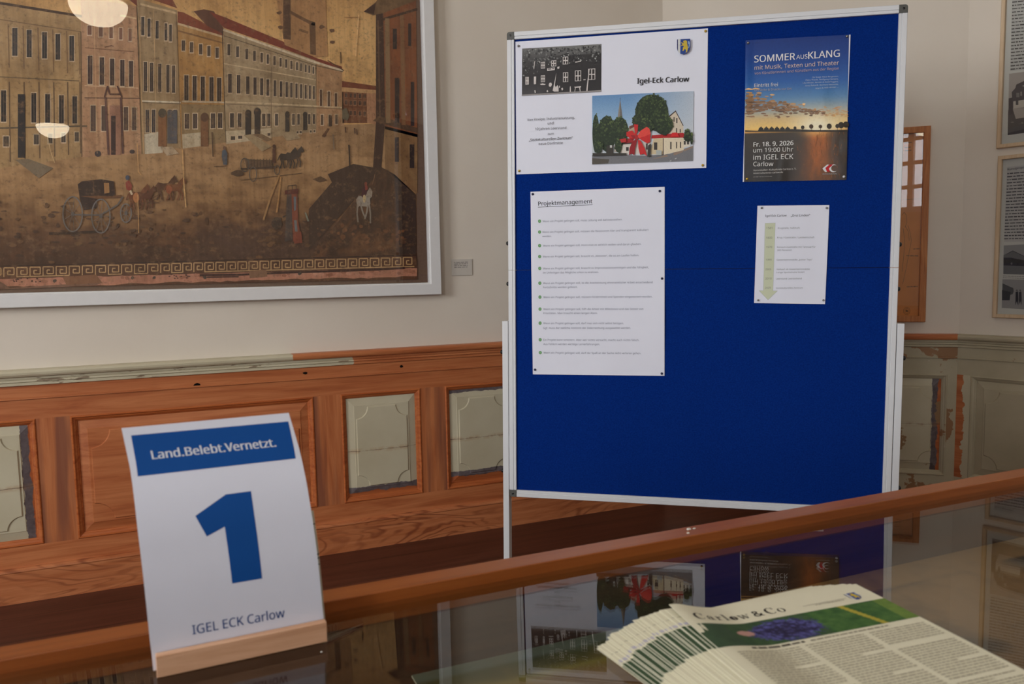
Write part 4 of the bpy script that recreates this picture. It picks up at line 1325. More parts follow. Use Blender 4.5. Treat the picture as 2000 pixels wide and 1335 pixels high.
P.poly([T(1380, 480), T(1500, 384), T(1506, 400), T(1395, 495)], (70, 58, 56)); P.poly([T(1500, 384), T(1628, 630), T(1618, 640), T(1494, 400)], (70, 58, 56)); P.poly([T(1110, 790), T(1330, 770), T(1620, 748), T(1720, 826), T(1300, 830), T(1100, 842)], (182, 34, 36)); P.poly([T(560, 850), T(830, 830), T(800, 920), T(600, 940)], (168, 36, 38)); P.poly([T(740, 650), T(830, 605), T(830, 650), T(750, 690)], (112, 66, 58)); P.poly([T(600, 925), T(790, 905), T(790, 925), T(610, 942)], (70, 40, 40)); P.layer()
for x0, y0, x1, y1 in ((1410, 895, 1432, 1015), (1505, 895, 1522, 1003), (1568, 895, 1587, 995), (1145, 905, 1200, 1025), (1465, 492, 1482, 570), (1508, 510, 1528, 590), (1505, 672, 1522, 745), (1565, 688, 1582, 745), (1632, 880, 1662, 942), (1684, 880, 1716, 938), (692, 980, 735, 1042), (590, 950, 615, 1020), (1015, 920, 1045, 1020)): P.rect(*T(x0, y0), *T(x1, y1), (66, 58, 54))
P.poly([T(556, 490), T(592, 225), T(600, 225), T(634, 490), T(600, 520)], (112, 108, 104)); P.poly([T(556, 490), T(592, 225), T(597, 225), T(590, 500)], (146, 138, 128)); P.line([T(596, 230), T(598, 178)], 0.8, (70, 66, 66))
P.poly([T(1290, 835), T(1306, 835), T(1306, 1105), T(1290, 1105)], (120, 100, 90)); P.layer()
def crown(cx, cy, rx, ry, n, d, l, seed):
    r = random.Random(seed)
    P.ell(*T(cx, cy), rx * 0.11985 * 0.93, ry * 0.11985 * 0.95, lerp(d, l, 0.15), n=26); P.layer(0.5)
    for i in range(n):
        a = r.uniform(0, 6.283); q = math.sqrt(r.random()); x = cx + rx * 0.95 * q * math.cos(a); y = cy + ry * q * math.sin(a)
        P.blob(*T(max(x, 165), y), r.uniform(1.0, 2.6), lerp(d, l, max(0, min(1, 0.35 - (y - cy) / ry * 0.35 + (x - cx) / rx * 0.15 + r.uniform(-0.3, 0.35)))), n=6); P.z += P.STEP * 0.12
    P.layer()
G1, G2 = (30, 44, 30), (96, 112, 64)
for a in ((200, 760, 60, 330, 60), (380, 760, 160, 300, 130), (590, 720, 150, 240, 130), (1110, 420, 290, 310, 300), (1300, 620, 165, 170, 120), (880, 560, 90, 120, 50), (1690, 800, 60, 100, 40), (1755, 850, 22, 100, 14), (570, 950, 60, 130, 40), (240, 980, 75, 110, 50), (1000, 640, 150, 130, 60)): crown(a[0], a[1], a[2], a[3], a[4], G1, G2, int(a[0]))
for pts in ([(1050, 960), (1100, 920), (1090, 1140), (1040, 1140)], [(380, 960), (490, 950), (480, 1080), (370, 1090)], [(150, 1080), (700, 1080), (700, 1115), (150, 1130)]): P.poly([T(*p) for p in pts], (58, 54, 48))
P.layer()
R1, R2, R3 = (206, 40, 40), (154, 26, 34), (232, 74, 64)
for pts, c in (([(820, 615), (890, 620), (880, 740), (850, 800), (835, 740)], R1), ([(700, 740), (790, 715), (830, 760), (880, 790), (850, 850), (760, 845), (700, 800)], R1), ([(880, 800), (930, 720), (1030, 655), (1075, 690), (1095, 770), (1000, 810), (900, 840)], R3), ([(900, 840), (1000, 810), (1095, 770), (1085, 900), (1040, 925), (960, 880)], R1),
               ([(850, 850), (880, 850), (840, 1000), (830, 1115), (780, 1090), (740, 1120), (750, 1000), (790, 910)], R2), ([(885, 860), (930, 880), (1000, 1010), (1035, 1130), (980, 1095), (920, 1110), (895, 1000)], R1), ([(590, 860), (690, 840), (700, 900), (620, 915)], (190, 44, 44)), ([(1440, 752), (1520, 748), (1560, 820), (1420, 822)], (214, 40, 42))):
    P.poly([T(*p) for p in pts], c)
P.layer(); P.poly([T(830, 790), T(880, 780), T(895, 850), T(850, 860)], (176, 36, 40)); P.poly([T(770, 790), T(830, 795), T(850, 850), T(790, 830)], R2); P.poly([T(1180, 1035), T(1270, 1040), T(1270, 1115), T(1185, 1115)], (176, 182, 178)); P.rect(*T(432, 955), *T(466, 995), (206, 206, 202)); P.poly([T(1480, 1175), T(1515, 1160), T(1510, 1172), T(1490, 1182)], (214, 214, 214)); P.poly([T(1395, 1215), T(1430, 1195), T(1425, 1210), T(1410, 1218)], (214, 214, 214))
# coat of arms
def crest(P, T):
    P.poly([T(300, 335), T(345, 330), T(345, 900), T(320, 840), T(300, 740)], (30, 36, 96)); P.poly([T(345, 330), T(465, 320), T(465, 1010), T(400, 960), T(345, 890)], (212, 214, 212))
    P.poly([T(465, 322), T(925, 302), T(928, 700), T(900, 800), T(840, 900), T(740, 985), T(600, 1040), T(450, 1010)], (34, 66, 140)); P.layer()
    P.poly([T(600, 400), T(700, 365), T(770, 410), T(780, 560), T(820, 720), T(800, 830), T(770, 940), T(700, 950), T(730, 880), T(700, 790), T(650, 790), T(610, 870), T(545, 870), T(580, 790), T(570, 720), T(620, 680), T(590, 620), T(490, 640), T(520, 590), T(560, 560), T(480, 480), T(530, 470), T(590, 520), T(620, 500), T(590, 450)], (206, 178, 60))
    P.line([T(850, 740), T(890, 560), T(880, 450), T(830, 430), T(850, 560)], T(40, 0)[0] - T(0, 0)[0], (150, 176, 206))
P.layer(2)
crest(P, lambda x, y: (1310 + x * 0.04118, 65 + y * 0.0412))
P.build('print', M['photo'], e, bend, (0.03, 0.03))
P = pp(fr, 0.0030)
P.part('heading')
P.text('Igel-Eck Carlow', (1244.5, 163.8), (1345.5, 159.6), (24, 24, 28), 0.03)
GT = (104, 104, 110)
P.part('caption')
for s, x0, y0, x1, y1, bo, c in (('Von Kneipe, Industrienutzung,', 1030, 236.6, 1122.5, 232, 0, GT), ('und', 1070, 243.6, 1081.5, 243, 0, GT), ('10 Jahren Leerstand', 1045.5, 254.6, 1106.5, 252, 0, GT), ('zum', 1070, 263.8, 1082, 263.4, 0, GT), ('„Soziokulturellen Zentrum“', 1033.5, 276, 1119, 271.8, 0.018, (88, 88, 94)), ('neue Dorfmitte', 1052.5, 283.6, 1099.5, 281.4, 0, GT)):
    P.text(s, (x0, y0), (x1, y1), c, bo)
P.build('lettering', M['ink'], e, bend, (0, 0))

# 2: portrait list
e, fr, w, h, bend = pinned('notice_sheet', [(1036, 374), (1299, 365), (1297, 733), (1041, 731)], 'tall white Projektmanagement list with eleven green bullets', 'notice', lambda u, v: 0.0008 + 0.0040 * math.exp(-((u - 0.99) / 0.16) ** 2 - ((v - 0.28) / 0.16) ** 2) + 0.003 * math.exp(-((u - 0.02) / 0.1) ** 2 - ((v - 0.5) / 0.3) ** 2) + 0.0012 * math.sin(v * 7 + u * 2) ** 2, M['paper'])
P = pp(fr)
LINES = [(431.6, 1059.8, 1215.5, 'Wenn ein Projekt gelingen soll, muss Leitung voll dahinterstehen.'), (452.7, 1059.5, 1266.5, 'Wenn ein Projekt gelingen soll, müssen die Ressourcen klar und transparent kalkuliert'), (479.3, 1061, 1252.5, 'Wenn ein Projekt gelingen soll, muss man es wirklich wollen und daran glauben.'), (500.6, 1060.5, 1248, 'Wenn ein Projekt gelingen soll, braucht es „Motoren“, die es am Laufen halten.'), (523.7, 1061, 1267, 'Wenn ein Projekt gelingen soll, braucht es Improvisationsvermögen und die Fähigkeit,'), (552.4, 1061, 1274.5, 'Wenn ein Projekt gelingen soll, ist die Anerkennung ehrenamtlicher Arbeit entscheidend'),
         (579.6, 1061.5, 1274, 'Wenn ein Projekt gelingen soll, müssen Fördermittel und Spenden eingeworben werden.'), (603, 1061.5, 1256.5, 'Wenn ein Projekt gelingen soll, hilft die Arbeit mit Milestones und das Setzen von'), (630.3, 1061.5, 1218, 'Wenn ein Projekt gelingen soll, darf man sich nicht selbst belügen.'), (662.7, 1061.5, 1248.5, 'Ein Projekt kann scheitern. Aber wer nichts versucht, macht auch nichts falsch.'), (687.9, 1061.8, 1252, 'Wenn ein Projekt gelingen soll, darf der Spaß an der Sache nicht verloren gehen.')]
CONT = [(1, 462.0, 1059.5, 1077.5, 'werden.'), (4, 533.0, 1061, 1169.5, 'im Unfertigen das Mögliche schon zu erahnen.'), (5, 561.6, 1061.3, 1128, 'Fortschritte werden gefeiert.'), (7, 612.2, 1061.4, 1167, 'Prioritäten. Man braucht einen langen Atem.'), (8, 641.0, 1061.2, 1232, 'Ggf. muss der zeitliche Horizont der Zielerreichung ausgeweitet werden.'), (9, 672.3, 1061.6, 1171.5, 'Aus Fehlern werden wichtige Lernerfahrungen.')]
TC = (116, 120, 140)
P.part('heading')
P.text('Projektmanagement', (1051.5, 401.6), (1157, 396.8), (52, 54, 62), 0.022); P.line([(1051, 404.4), (1157.5, 399.6)], 0.9, (52, 54, 62))
P.part('list_lettering')
for i, (yb_, x0, x1, s) in enumerate(LINES):
    P.ell(1054.0 + i * 0.15, yb_ + 0.2, 3.0, 3.3, (112, 164, 110), n=20)
    sl = -0.024 * (1 - i / 8.0)
    by = yb_ + 2.2
    P.text(s, (x0, by), (x1, by + sl * (x1 - x0)), TC, 0.004)
for i, yb_, x0, x1, s in CONT:
    sl = -0.020 * (1 - i / 8.0)
    P.text(s, (x0, yb_ + 0.9), (x1, yb_ + 0.9 + sl * (x1 - x0)), TC, 0.004)
P.layer()
for i, (yb_, x0, x1, s) in enumerate(LINES): P.ell(1054.0 + i * 0.15, yb_ + 0.2, 1.6, 1.7, (134, 180, 130), n=14)
P.build('lettering', M['ink'], e, bend, (0.04, 0.04))

# 3: concert poster
e, fr, w, h, bend = pinned('poster', [(1456, 79), (1658, 68), (1653, 351), (1453, 355)], 'glossy sunset concert poster at the upper right of the pinboard', 'poster', lambda u, v: 0.0010 + 0.0045 * math.exp(-((u - 0.0) / 0.06) ** 2 - ((v - 0.72) / 0.22) ** 2) + 0.0026 * math.exp(-((u - 0.76) / 0.07) ** 2 - ((v - 0.56) / 0.12) ** 2) + 0.0020 * math.exp(-((u - 0.35 - 0.1 * v) / 0.08) ** 2 - (v / 0.22) ** 2) + 0.0035 * math.exp(-((u - 1.0) / 0.07) ** 2 - ((v - 0.25) / 0.15) ** 2), M['paper'])
P = pp(fr, 0.0005)
SKY = [(0, (24, 58, 132)), (0.14, (30, 72, 150)), (0.30, (44, 100, 176)), (0.42, (96, 142, 186)), (0.50, (166, 176, 176)), (0.56, (222, 188, 130)), (0.63, (250, 208, 120)), (0.655, (236, 168, 84))]
def poster(u, v):
    if v < 0.655:
        c = grad(SKY, v)
        g = math.exp(-((u - 0.70) / 0.22) ** 2 - ((v - 0.63) / 0.10) ** 2)
        return lerp(c, (255, 244, 208), min(1, g * 1.1))
    n = fbm(u * 30, v * 16, 91)
    c = lerp((62, 52, 42), (46, 42, 40), min(1, (v - 0.655) * 4))
    g = math.exp(-((u - 0.72) / (0.10 + (v - 0.655) * 0.25)) ** 2)
    c = lerp(c, (186, 100, 40), min(1, g * (1.25 - (v - 0.655) * 1.7)) * (0.6 + 0.6 * n))
    c = lerp(c, (250, 190, 110), max(0, math.exp(-((u - 0.70) / 0.13) ** 2 - ((v - 0.655) / 0.035) ** 2)))
    return lerp(c, (120, 82, 48), max(0, n - 0.6) * 0.9)
a, b_, c, d = (1456, 79), (1658, 68), (1653, 351), (1453, 355)
P.field((a, b_, c, d), 60, 80, poster); P.layer()
T = lambda x, y: (1420 + x * 0.2471, 40 + y * 0.2472)
for i in range(300):
    t = rnd.random() ** 1.5
    x = 146 + 620 * t
    mid = 655 + 75 * t; th = 92 * (1 - t) ** 0.8 + 9
    y = mid + rnd.gauss(0, 0.45) * th
    if y > 768: continue
    x = max(x, 172)
    P.blob(*T(x, y), rnd.uniform(4, 10) * (1 - 0.5 * t), lerp(lerp((92, 72, 60), (150, 112, 84), rnd.random()), (226, 178, 120), max(0, (mid - y) / th) * rnd.random() + 0.25 * rnd.random()), ry=rnd.uniform(1.0, 2.4))
P.layer()
for i in range(46):
    x = 950 - i * 0.4 - rnd.uniform(0, 200); P.blob(*T(x, rnd.uniform(680, 760)), rnd.uniform(2, 6), lerp((190, 150, 130), (232, 180, 110), rnd.random()), ry=0.8); P.z += P.STEP * 0.1
P.layer()
P.poly([T(142, 868), T(250, 872), T(510, 858), T(700, 866), T(952, 866), T(952, 880), T(142, 880)], (44, 36, 28))
for x in range(268, 500, 42): P.poly([T(x - 26, 872), T(x, 836), T(x + 26, 872)], (40, 36, 28)); P.ell(*T(x, 862), 5, 4.5, (40, 36, 28), n=9)
for x, y, r in ((536, 850, 12), (597, 845, 14), (664, 838, 17), (736, 838, 14), (806, 836, 20), (870, 835, 16), (900, 828, 24), (938, 824, 24)):
    P.ell(*T(x, y), r * 0.247, r * 0.26, (70, 46, 22) if x > 620 and x < 780 else (46, 36, 24), n=12); P.line([T(x, y), T(x, 868)], 0.7, (50, 38, 24))
for i in range(130):
    x = rnd.gauss(760, 90); y = rnd.uniform(900, 1255)
    if 560 < x < 950: P.line([T(x, y), T(x + rnd.uniform(-10, 10), y - rnd.uniform(8, 40))], rnd.uniform(0.3, 0.7), lerp((92, 54, 30), (190, 116, 52), rnd.random()))
P.build('print', M['gloss'], e, bend, (0.012, 0.012))
P = pp(fr, 0.0032)
W1 = (228, 230, 232)
tx = lambda s, x0, y0, x1, y1, c=W1, bo=0.0, tall=1.0: P.text(s, T(x0, y0), T(x1, y1), c, bo, tall)
P.part('heading')
tx('SOMMER', 214, 334, 536, 312, bo=0.02); tx('AUS', 546, 308, 634, 302, bo=0.0); tx('KLANG', 640, 306, 888, 288, bo=0.02)
tx('mit Musik, Texten und Theater', 216, 392, 882, 352, (216, 200, 190)); tx('von Künstlerinnen und Künstlern aus der Region', 216, 430, 882, 390, (190, 172, 170))
P.part('admission_lettering')
tx('Eintritt frei', 214, 528, 400, 521, (216, 220, 222), 0.02); tx('Getränke & Snacks vor Ort', 214, 560, 508, 549, (176, 170, 168))
P.part('names_lettering')
for i, (s, x0) in enumerate((('On Stage: Klaus Bergmann,', 672), ('Petra Thiede, Wolfgang Clemens,', 620), ('Lisa Winter, Kerstin & Detlef Eggers,', 598), ('Anna Rahardt, Reinhard Wienecke,', 616), ('Marei & Willi Winter ...', 698))):
    tx(s, x0, 457 + i * 22 - (672 - x0) * 0.0 + 0, 878, 448 + i * 21.2, (190, 204, 220))
P.part('date_lettering')
tx('Fr. 18. 9. 2026', 208, 998, 522, 985, (236, 234, 230), 0.03); tx('um 19:00 Uhr', 206, 1044, 520, 1036, (224, 222, 218), 0.006); tx('im IGEL ECK', 206, 1102, 522, 1094, (224, 222, 218), 0.008); tx('Carlow', 206, 1152, 364, 1150, (224, 222, 218), 0.008)
P.part('organiser_lettering')
tx('Veranstalter: Kulturkreis Carlow e. V.', 206, 1192, 546, 1178, (206, 202, 196), 0.01); tx('www.kulturkreis-carlow.de', 206, 1213, 440, 1206, (206, 202, 196), 0.01); P.words(T(206, 1237), T(358, 1232), 1.4, (140, 136, 132))
P.build('lettering', M['ink'], e, bend, (0, 0))
P = pp(fr, 0.0032)
P.poly([T(752, 1170), T(790, 1138), T(806, 1140), T(775, 1166), T(790, 1196), T(772, 1197)], (222, 222, 222)); P.poly([T(806, 1140), T(842, 1136), T(802, 1170), T(812, 1194), T(788, 1196), T(776, 1168)], (196, 40, 46))
pts = [T(838 + 34 * math.cos(math.radians(t)), 1168 - 31 * math.sin(math.radians(t))) for t in range(60, 311, 10)] + [T(848 + 27 * math.cos(math.radians(t)), 1168 - 25 * math.sin(math.radians(t))) for t in range(310, 59, -10)]
P.poly(pts, (224, 224, 224)); P.words(T(752, 1211), T(868, 1209), 0.9, (150, 146, 142), seed=1); P.words(T(752, 1217), T(868, 1215), 0.9, (150, 146, 142), seed=3)
P.build('logo', M['ink'], e, bend, (0, 0))

# 4: timeline
e, fr, w, h, bend = pinned('notice_sheet', [(1478, 402), (1619, 400), (1612, 594), (1474, 591)], 'small white timeline sheet with a pale green arrow, below the sunset poster', 'notice', lambda u, v: 0.0008 + 0.0022 * math.exp(-((u - 0.98) / 0.1) ** 2 - ((v - 0.5) / 0.3) ** 2) + 0.0014 * math.sin(u * 3.1) ** 2, M['paper'])
P = pp(fr)
T = lambda x, y: (1460 + x * 0.16484, 390 + y * 0.1648)
ag = (206, 212, 184)
arrow = [T(208, 278), T(328, 274), T(300, 1078), T(354, 1078), T(242, 1185), T(136, 1075), T(188, 1075)]
P.part('arrow')
P.poly(arrow, ag); P.layer(); P.line(arrow + arrow[:1], 0.5, (176, 184, 170)); P.layer()
TD = (128, 132, 136); TY = (120, 124, 108)
P.part('heading')
P.text('Igel-Eck Carlow', T(210, 202), T(462, 198), (58, 60, 70), 0.02); P.text('„Drei Linden“', T(512, 200), T(740, 196), (58, 60, 70), 0.02)
for s, x0, x1, y in (('1581', 222, 292, 347), ('1800', 220, 292, 462), ('1970', 220, 290, 572), ('1990', 216, 284, 720), ('2005', 210, 278, 834), ('2010', 210, 284, 944), ('2025', 206, 274, 1052)): P.part('year'); P.text(s, T(x0, y), T(x1, y - 1), TY)
for s, x0, x1, y in (('Krugstelle, Halbhufe', 358, 618, 345), ('Krug / Gaststätte / Landwirtschaft', 352, 790, 457), ('Konsum-Gaststätte mit Tanzsaal für', 350, 805, 570), ('300 Personen', 350, 522, 606), ('Gewerbeimmobilie „Junior Toys“', 344, 768, 720), ('Verkauf als Gewerbeimmobilie', 342, 736, 832), ('Lunge Sportschuhe GmbH', 342, 672, 868), ('Leerstand Leerstehend', 338, 640, 944), ('Soziokulturelles Zentrum', 336, 652, 1054)): P.part('timeline_entry'); P.text(s, T(x0, y), T(x1, y - 3), TD)
P.build('lettering', M['ink'], e, bend, (0.04, 0.04))

# ------------------------------------------------------------------ pins
def pin(px, py, c, label, group, r=0.0040, z=0.0062):
    x, y = FB.uv(px, py, z)
    b = MB(); b.lathe([(0.0, 0.0050), (r * 0.55, 0.0047), (r * 0.9, 0.0032), (r, 0.0014), (r * 0.85, 0.0), (0.0006, -0.0002), (0.0006, -0.008), (0.0, -0.009)], (0, 0, 0), n=16)
    o = b.build('push_pin', M[c], None, Frame(FB.at(x, y, z), FB.x, FB.y))
    tag(o, label, 'pin', group)


M['steel'] = plain('steel_pin', RGB(150, 148, 146), 0.3, 0.5, 0.7)
M['brass'] = plain('brass_pin', RGB(206, 170, 66), 0.3, 0.5, 0.6)
M['navy'] = plain('navy_plastic_pin', RGB(18, 28, 66), 0.35, 0.5)
G = ['pins of the landscape sheet', 'pins of the project list', 'pins of the sunset poster', 'pins of the timeline sheet']
pin(1013, 90, 'steel', 'grey pin at the upper left corner of the two-photograph sheet', G[0])
pin(1378, 61, 'brass', 'yellow pin at the upper right corner of the two-photograph sheet', G[0])
pin(1014, 333.5, 'brass', 'yellow pin at the lower left corner of the two-photograph sheet', G[0])
pin(1372.5, 322.5, 'brass', 'yellow pin at the lower right corner of the two-photograph sheet', G[0])
pin(1040.5, 379, 'navy', 'dark blue pin above the Projektmanagement heading, upper left corner', G[1])
pin(1288.5, 373, 'navy', 'dark blue pin in the upper right corner of the project list', G[1])
pin(1293, 543.5, 'navy', 'dark blue pin halfway down the right edge of the project list', G[1])
pin(1045, 721.5, 'navy', 'dark blue pin in the lower left corner of the project list', G[1])
pin(1292.5, 729, 'navy', 'dark blue pin in the lower right corner of the project list', G[1])
pin(1461, 84, 'steel', 'silver pin at the upper left corner of the sunset poster', G[2])
pin(1654, 71, 'steel', 'silver pin at the upper right corner of the sunset poster', G[2])
pin(1459, 349.5, 'brass', 'yellow pin at the lower left corner of the sunset poster', G[2])
pin(1648, 345, 'white_metal', 'white pin at the lower right corner of the sunset poster', G[2])
pin(1487.5, 406, 'steel', 'silver pin at the upper left corner of the timeline sheet', G[3], 0.0034)
pin(1614.5, 406, 'steel', 'silver pin at the upper right corner of the timeline sheet', G[3], 0.0034)
pin(1480.5, 586, 'steel', 'silver pin by the arrow tip of the timeline sheet', G[3], 0.0034)
pin(1608, 586, 'steel', 'silver pin at the lower right corner of the timeline sheet', G[3], 0.0034)

# ------------------------------------------------------------------ display case
GZ = EYE - 0.335                                             # top of the glass
RT = GZ + 0.012                                              # top of the wooden edge
CX0, CX1, CY0, CY1 = -0.95, 1.75, 0.16, 0.8000
IN = 0.0300
FZ = 0.700                                                   # bed of the case
case = tag(empty('display_case', None, (0, 0, 0)), 'red-brown wooden display case with a glass top, in the foreground', 'display case')
RP = [(0, 0.640), (0, RT - 0.002), (0.002, RT), (IN - 0.002, RT), (IN, RT - 0.002), (IN, GZ - 0.0005), (IN - 0.008, GZ - 0.0005)]
for nm, (x0, y0, x1, y1) in {'back': (CX0, CY1 - IN, CX1, CY1), 'front': (CX0, CY0, CX1, CY0 + IN), 'left': (CX0, CY0 + IN, CX0 + IN, CY1 - IN), 'right': (CX1 - IN, CY0 + IN, CX1, CY1 - IN)}.items():
    b = MB(); b.box(x0, y0, GZ - 0.02, x1, y1, RT)
    m = M['case_wood']
    if nm in ('left', 'right'): m = wood('red_brown_cross_rail', RGB(124, 62, 22), RGB(150, 80, 32), RGB(166, 96, 44), 1, 0.8, 0.32, 0.5, 0.5)
    b.build('edge_rail', m, case, bevel=0.0011)
b = MB()
t = 0.014
b.box(CX0 + 0.01, CY1 - t - 0.008, 0.62, CX1 - 0.01, CY1 - 0.008, GZ - 0.02)
b.box(CX0 + 0.01, CY0 + 0.008, 0.62, CX1 - 0.01, CY0 + 0.008 + t, GZ - 0.02)
b.box(CX0 + 0.01, CY0 + 0.008 + t, 0.62, CX0 + 0.01 + t, CY1 - 0.008 - t, GZ - 0.02)
b.box(CX1 - 0.01 - t, CY0 + 0.008 + t, 0.62, CX1 - 0.01, CY1 - 0.008 - t, GZ - 0.02)
b.build('side_boards', M['case_dark'], case, weld=False)
b = MB(); b.box(CX0 + 0.02, CY0 + 0.02, FZ - 0.015, CX1 - 0.02, CY1 - 0.02, FZ)
b.build('bed_board', M['case_dark'], case)
b = MB(); b.box(CX0 + IN - 0.008, CY0 + IN - 0.008, GZ - 0.005, CX1 - IN + 0.008, CY1 - IN + 0.008, GZ)
b.build('glass_top', M['case_glass'], case)
for x in (CX0 + 0.04, CX1 - 0.10):
    for y in (CY0 + 0.03, CY1 - 0.09):
        b = MB(); b.lathe([(0.0, 0), (0.016, 0), (0.018, 0.02), (0.026, 0.45), (0.030, 0.62)], (x + 0.03, y + 0.03, 0), n=16)
        b.build('leg', M['case_wood'], case)

FT = Frame((0, 0, GZ), (1, 0, 0), (0, 1, 0))
FBED = Frame((0, 0, FZ), (1, 0, 0), (0, 1, 0))
# exhibits lying on the bed under the glass
M['faded'] = ink_mat('faded_exhibit_print', 0.8, 0.1, amp=0.22, scale=26)
ex = tag(empty('landscape_print', FBED), 'long faded landscape print with a blue-grey sky band, lying under the case glass', 'print')
b = MB(); b.box(0.212, 0.46, 0.0004, 0.62, 0.776, 0.0022)
b.build('sheet', M['ivory'], ex)
P = Print(lambda x, y: (x, y), 0.0023)
P.field(((0.212, 0.776), (0.62, 0.776), (0.62, 0.46), (0.212, 0.46)), 40, 40, lambda u, v: lerp(grad([(0, (120, 128, 116)), (0.15, (108, 118, 108)), (0.17, (84, 86, 50)), (0.32, (98, 90, 46)), (0.40, (150, 134, 66)), (0.50, (150, 116, 66)), (1, (120, 86, 52))], v * 2.3 + 0.06 * (fbm(u * 9, v * 6, 5) - 0.5)), (150, 110, 66), max(0, fbm(u * 14, v * 14, 6) - 0.6)))
P.build('picture', M['faded'], ex)
ex = tag(empty('aged_sheet', FBED), 'large brown aged sheet with dark blotches, under the glass right of the newsletters', 'sheet')
b = MB(); b.box(0.66, 0.30, 0.0004, 1.64, 0.777, 0.0022)
b.build('sheet', plain('brown_aged_sheet', RGB(176, 134, 92), 0.8, 0.1, var=0.12, scale=20), ex)
P = Print(lambda x, y: (x, y), 0.0023)
P.field(((0.66, 0.777), (1.64, 0.777), (1.64, 0.30), (0.66, 0.30)), 90, 60, lambda u, v: lerp(lerp((168, 128, 82), (140, 100, 64), v), (70, 56, 44), min(1, max(0, fbm(u * 9, v * 5 + 2, 14) - 0.50) * 3.2 * (1 if v > 0.1 else 0))))
P.build('picture', M['faded'], ex)
ex = tag(empty('aged_sheet', FBED), 'small ochre sheet under the glass behind the number card', 'sheet')
b = MB(); b.box(-0.22, 0.40, 0.0004, 0.165, 0.690, 0.0022)
b.build('sheet', plain('ochre_sheet', RGB(142, 98, 58), 0.8, 0.1, var=0.2, scale=14), ex)

# ------------------------------------------------------------------ number card in its wooden block
FK = Frame((-0.0261, 0.7031, GZ), (0.9994, 0.0339, 0), (-0.0339, 0.9994, 0))
blk = tag(empty('card_holder', FK), 'small beech block standing on the case glass, holding the number card', 'card holder')
BW, BD, BH = 0.1420, 0.0260, 0.0190
b = MB()
prof = [(0.0, 0.0003), (BD, 0.0003), (BD, BH), (0.0122, BH), (0.0122, 0.003), (0.0078, 0.003), (0.0078, BH), (0.0, BH)]
for i in range(len(prof)):
    (ya, za), (yb_, zb) = prof[i], prof[(i + 1) % len(prof)]
    b.face(((0, ya, za), (BW, ya, za), (BW, yb_, zb), (0, yb_, zb)))
for x in (0, BW):
    for q in (((0.0, 0.0003), (0.0078, 0.003), (0.0078, BH), (0.0, BH)), ((0.0, 0.0003), (BD, 0.0003), (0.0122, 0.003), (0.0078, 0.003)), ((BD, 0.0003), (BD, BH), (0.0122, BH), (0.0122, 0.003))):
        b.face([(x, y, z) for y, z in q])
b.build('block', M['beech'], blk, bevel=0.0006, fix=True)
CARD = [(0.0034, 0.0088, -0.0025), (0.015, 0.0089, -0.0028), (0.030, 0.0094, -0.0036), (0.0530, 0.0108, -0.0044), (0.0757, 0.0135, -0.0053), (0.0985, 0.0182, -0.0064), (0.1206, 0.0242, -0.0077), (0.1430, 0.0340, -0.0089), (0.1675, 0.0492, -0.0108), (0.1831, 0.0585, -0.0131), (0.2017, 0.0690, -0.0161)]
ARC = [0.0]
for p, q in zip(CARD, CARD[1:]): ARC.append(ARC[-1] + math.hypot(q[0] - p[0], q[1] - p[1]))
CW, CH = 0.1442, ARC[-1]


def card_prof(t):
    t = max(0.0, min(CH, t))
    for i in range(len(ARC) - 1):
        if t <= ARC[i + 1] + 1e-9: break
    # smooth through the stations
    i0, i1, i2, i3 = max(0, i - 1), i, i + 1, min(len(ARC) - 1, i + 2)
    h = ARC[i2] - ARC[i1]; s = (t - ARC[i1]) / h
    out = []
    for k_ in range(3):
        m1 = (CARD[i2][k_] - CARD[i0][k_]) / (ARC[i2] - ARC[i0]) * h; m2 = (CARD[i3][k_] - CARD[i1][k_]) / (ARC[i3] - ARC[i1]) * h
        out.append((2 * s ** 3 - 3 * s * s + 1) * CARD[i1][k_] + (s ** 3 - 2 * s * s + s) * m1 + (3 * s * s - 2 * s ** 3) * CARD[i2][k_] + (s ** 3 - s * s) * m2)
    return out


def card_bend(x, y, z):
    Z, Y, S = card_prof(y)
    Z2, Y2, S2 = card_prof(min(CH, y + 0.002)); Z1, Y1, S1 = card_prof(max(0, y - 0.002))
    dz, dy = Z2 - Z1, Y2 - Y1; l = math.hypot(dz, dy)
    return (x + S, Y - dz / l * z, Z + dy / l * z)          # z > 0 is towards the viewer


def card_uv(px, py):
    x, t = CW / 2, CH / 2
    for it in range(25):
        def pr(x, t):
            lx, ly, lz = card_bend(x, t, 0)
            w_ = FK.at(lx, ly, lz) - CPOS; d = w_.dot(CF)
            return 1000 + FOC * w_.dot(CR) / d, 667.5 - FOC * w_.dot(CU) / d
        f0 = pr(x, t); e_ = 1e-4
        fx = pr(x + e_, t); ft = pr(x, t + e_)
        a, b_, c, d = (fx[0] - f0[0]) / e_, (ft[0] - f0[0]) / e_, (fx[1] - f0[1]) / e_, (ft[1] - f0[1]) / e_
        det = a * d - b_ * c; rx, ry = px - f0[0], py - f0[1]
        x += (rx * d - ry * b_) / det; t += (a * ry - c * rx) / det
        x = max(-0.05, min(0.2, x)); t = max(0.0, min(CH, t))
    return x, t


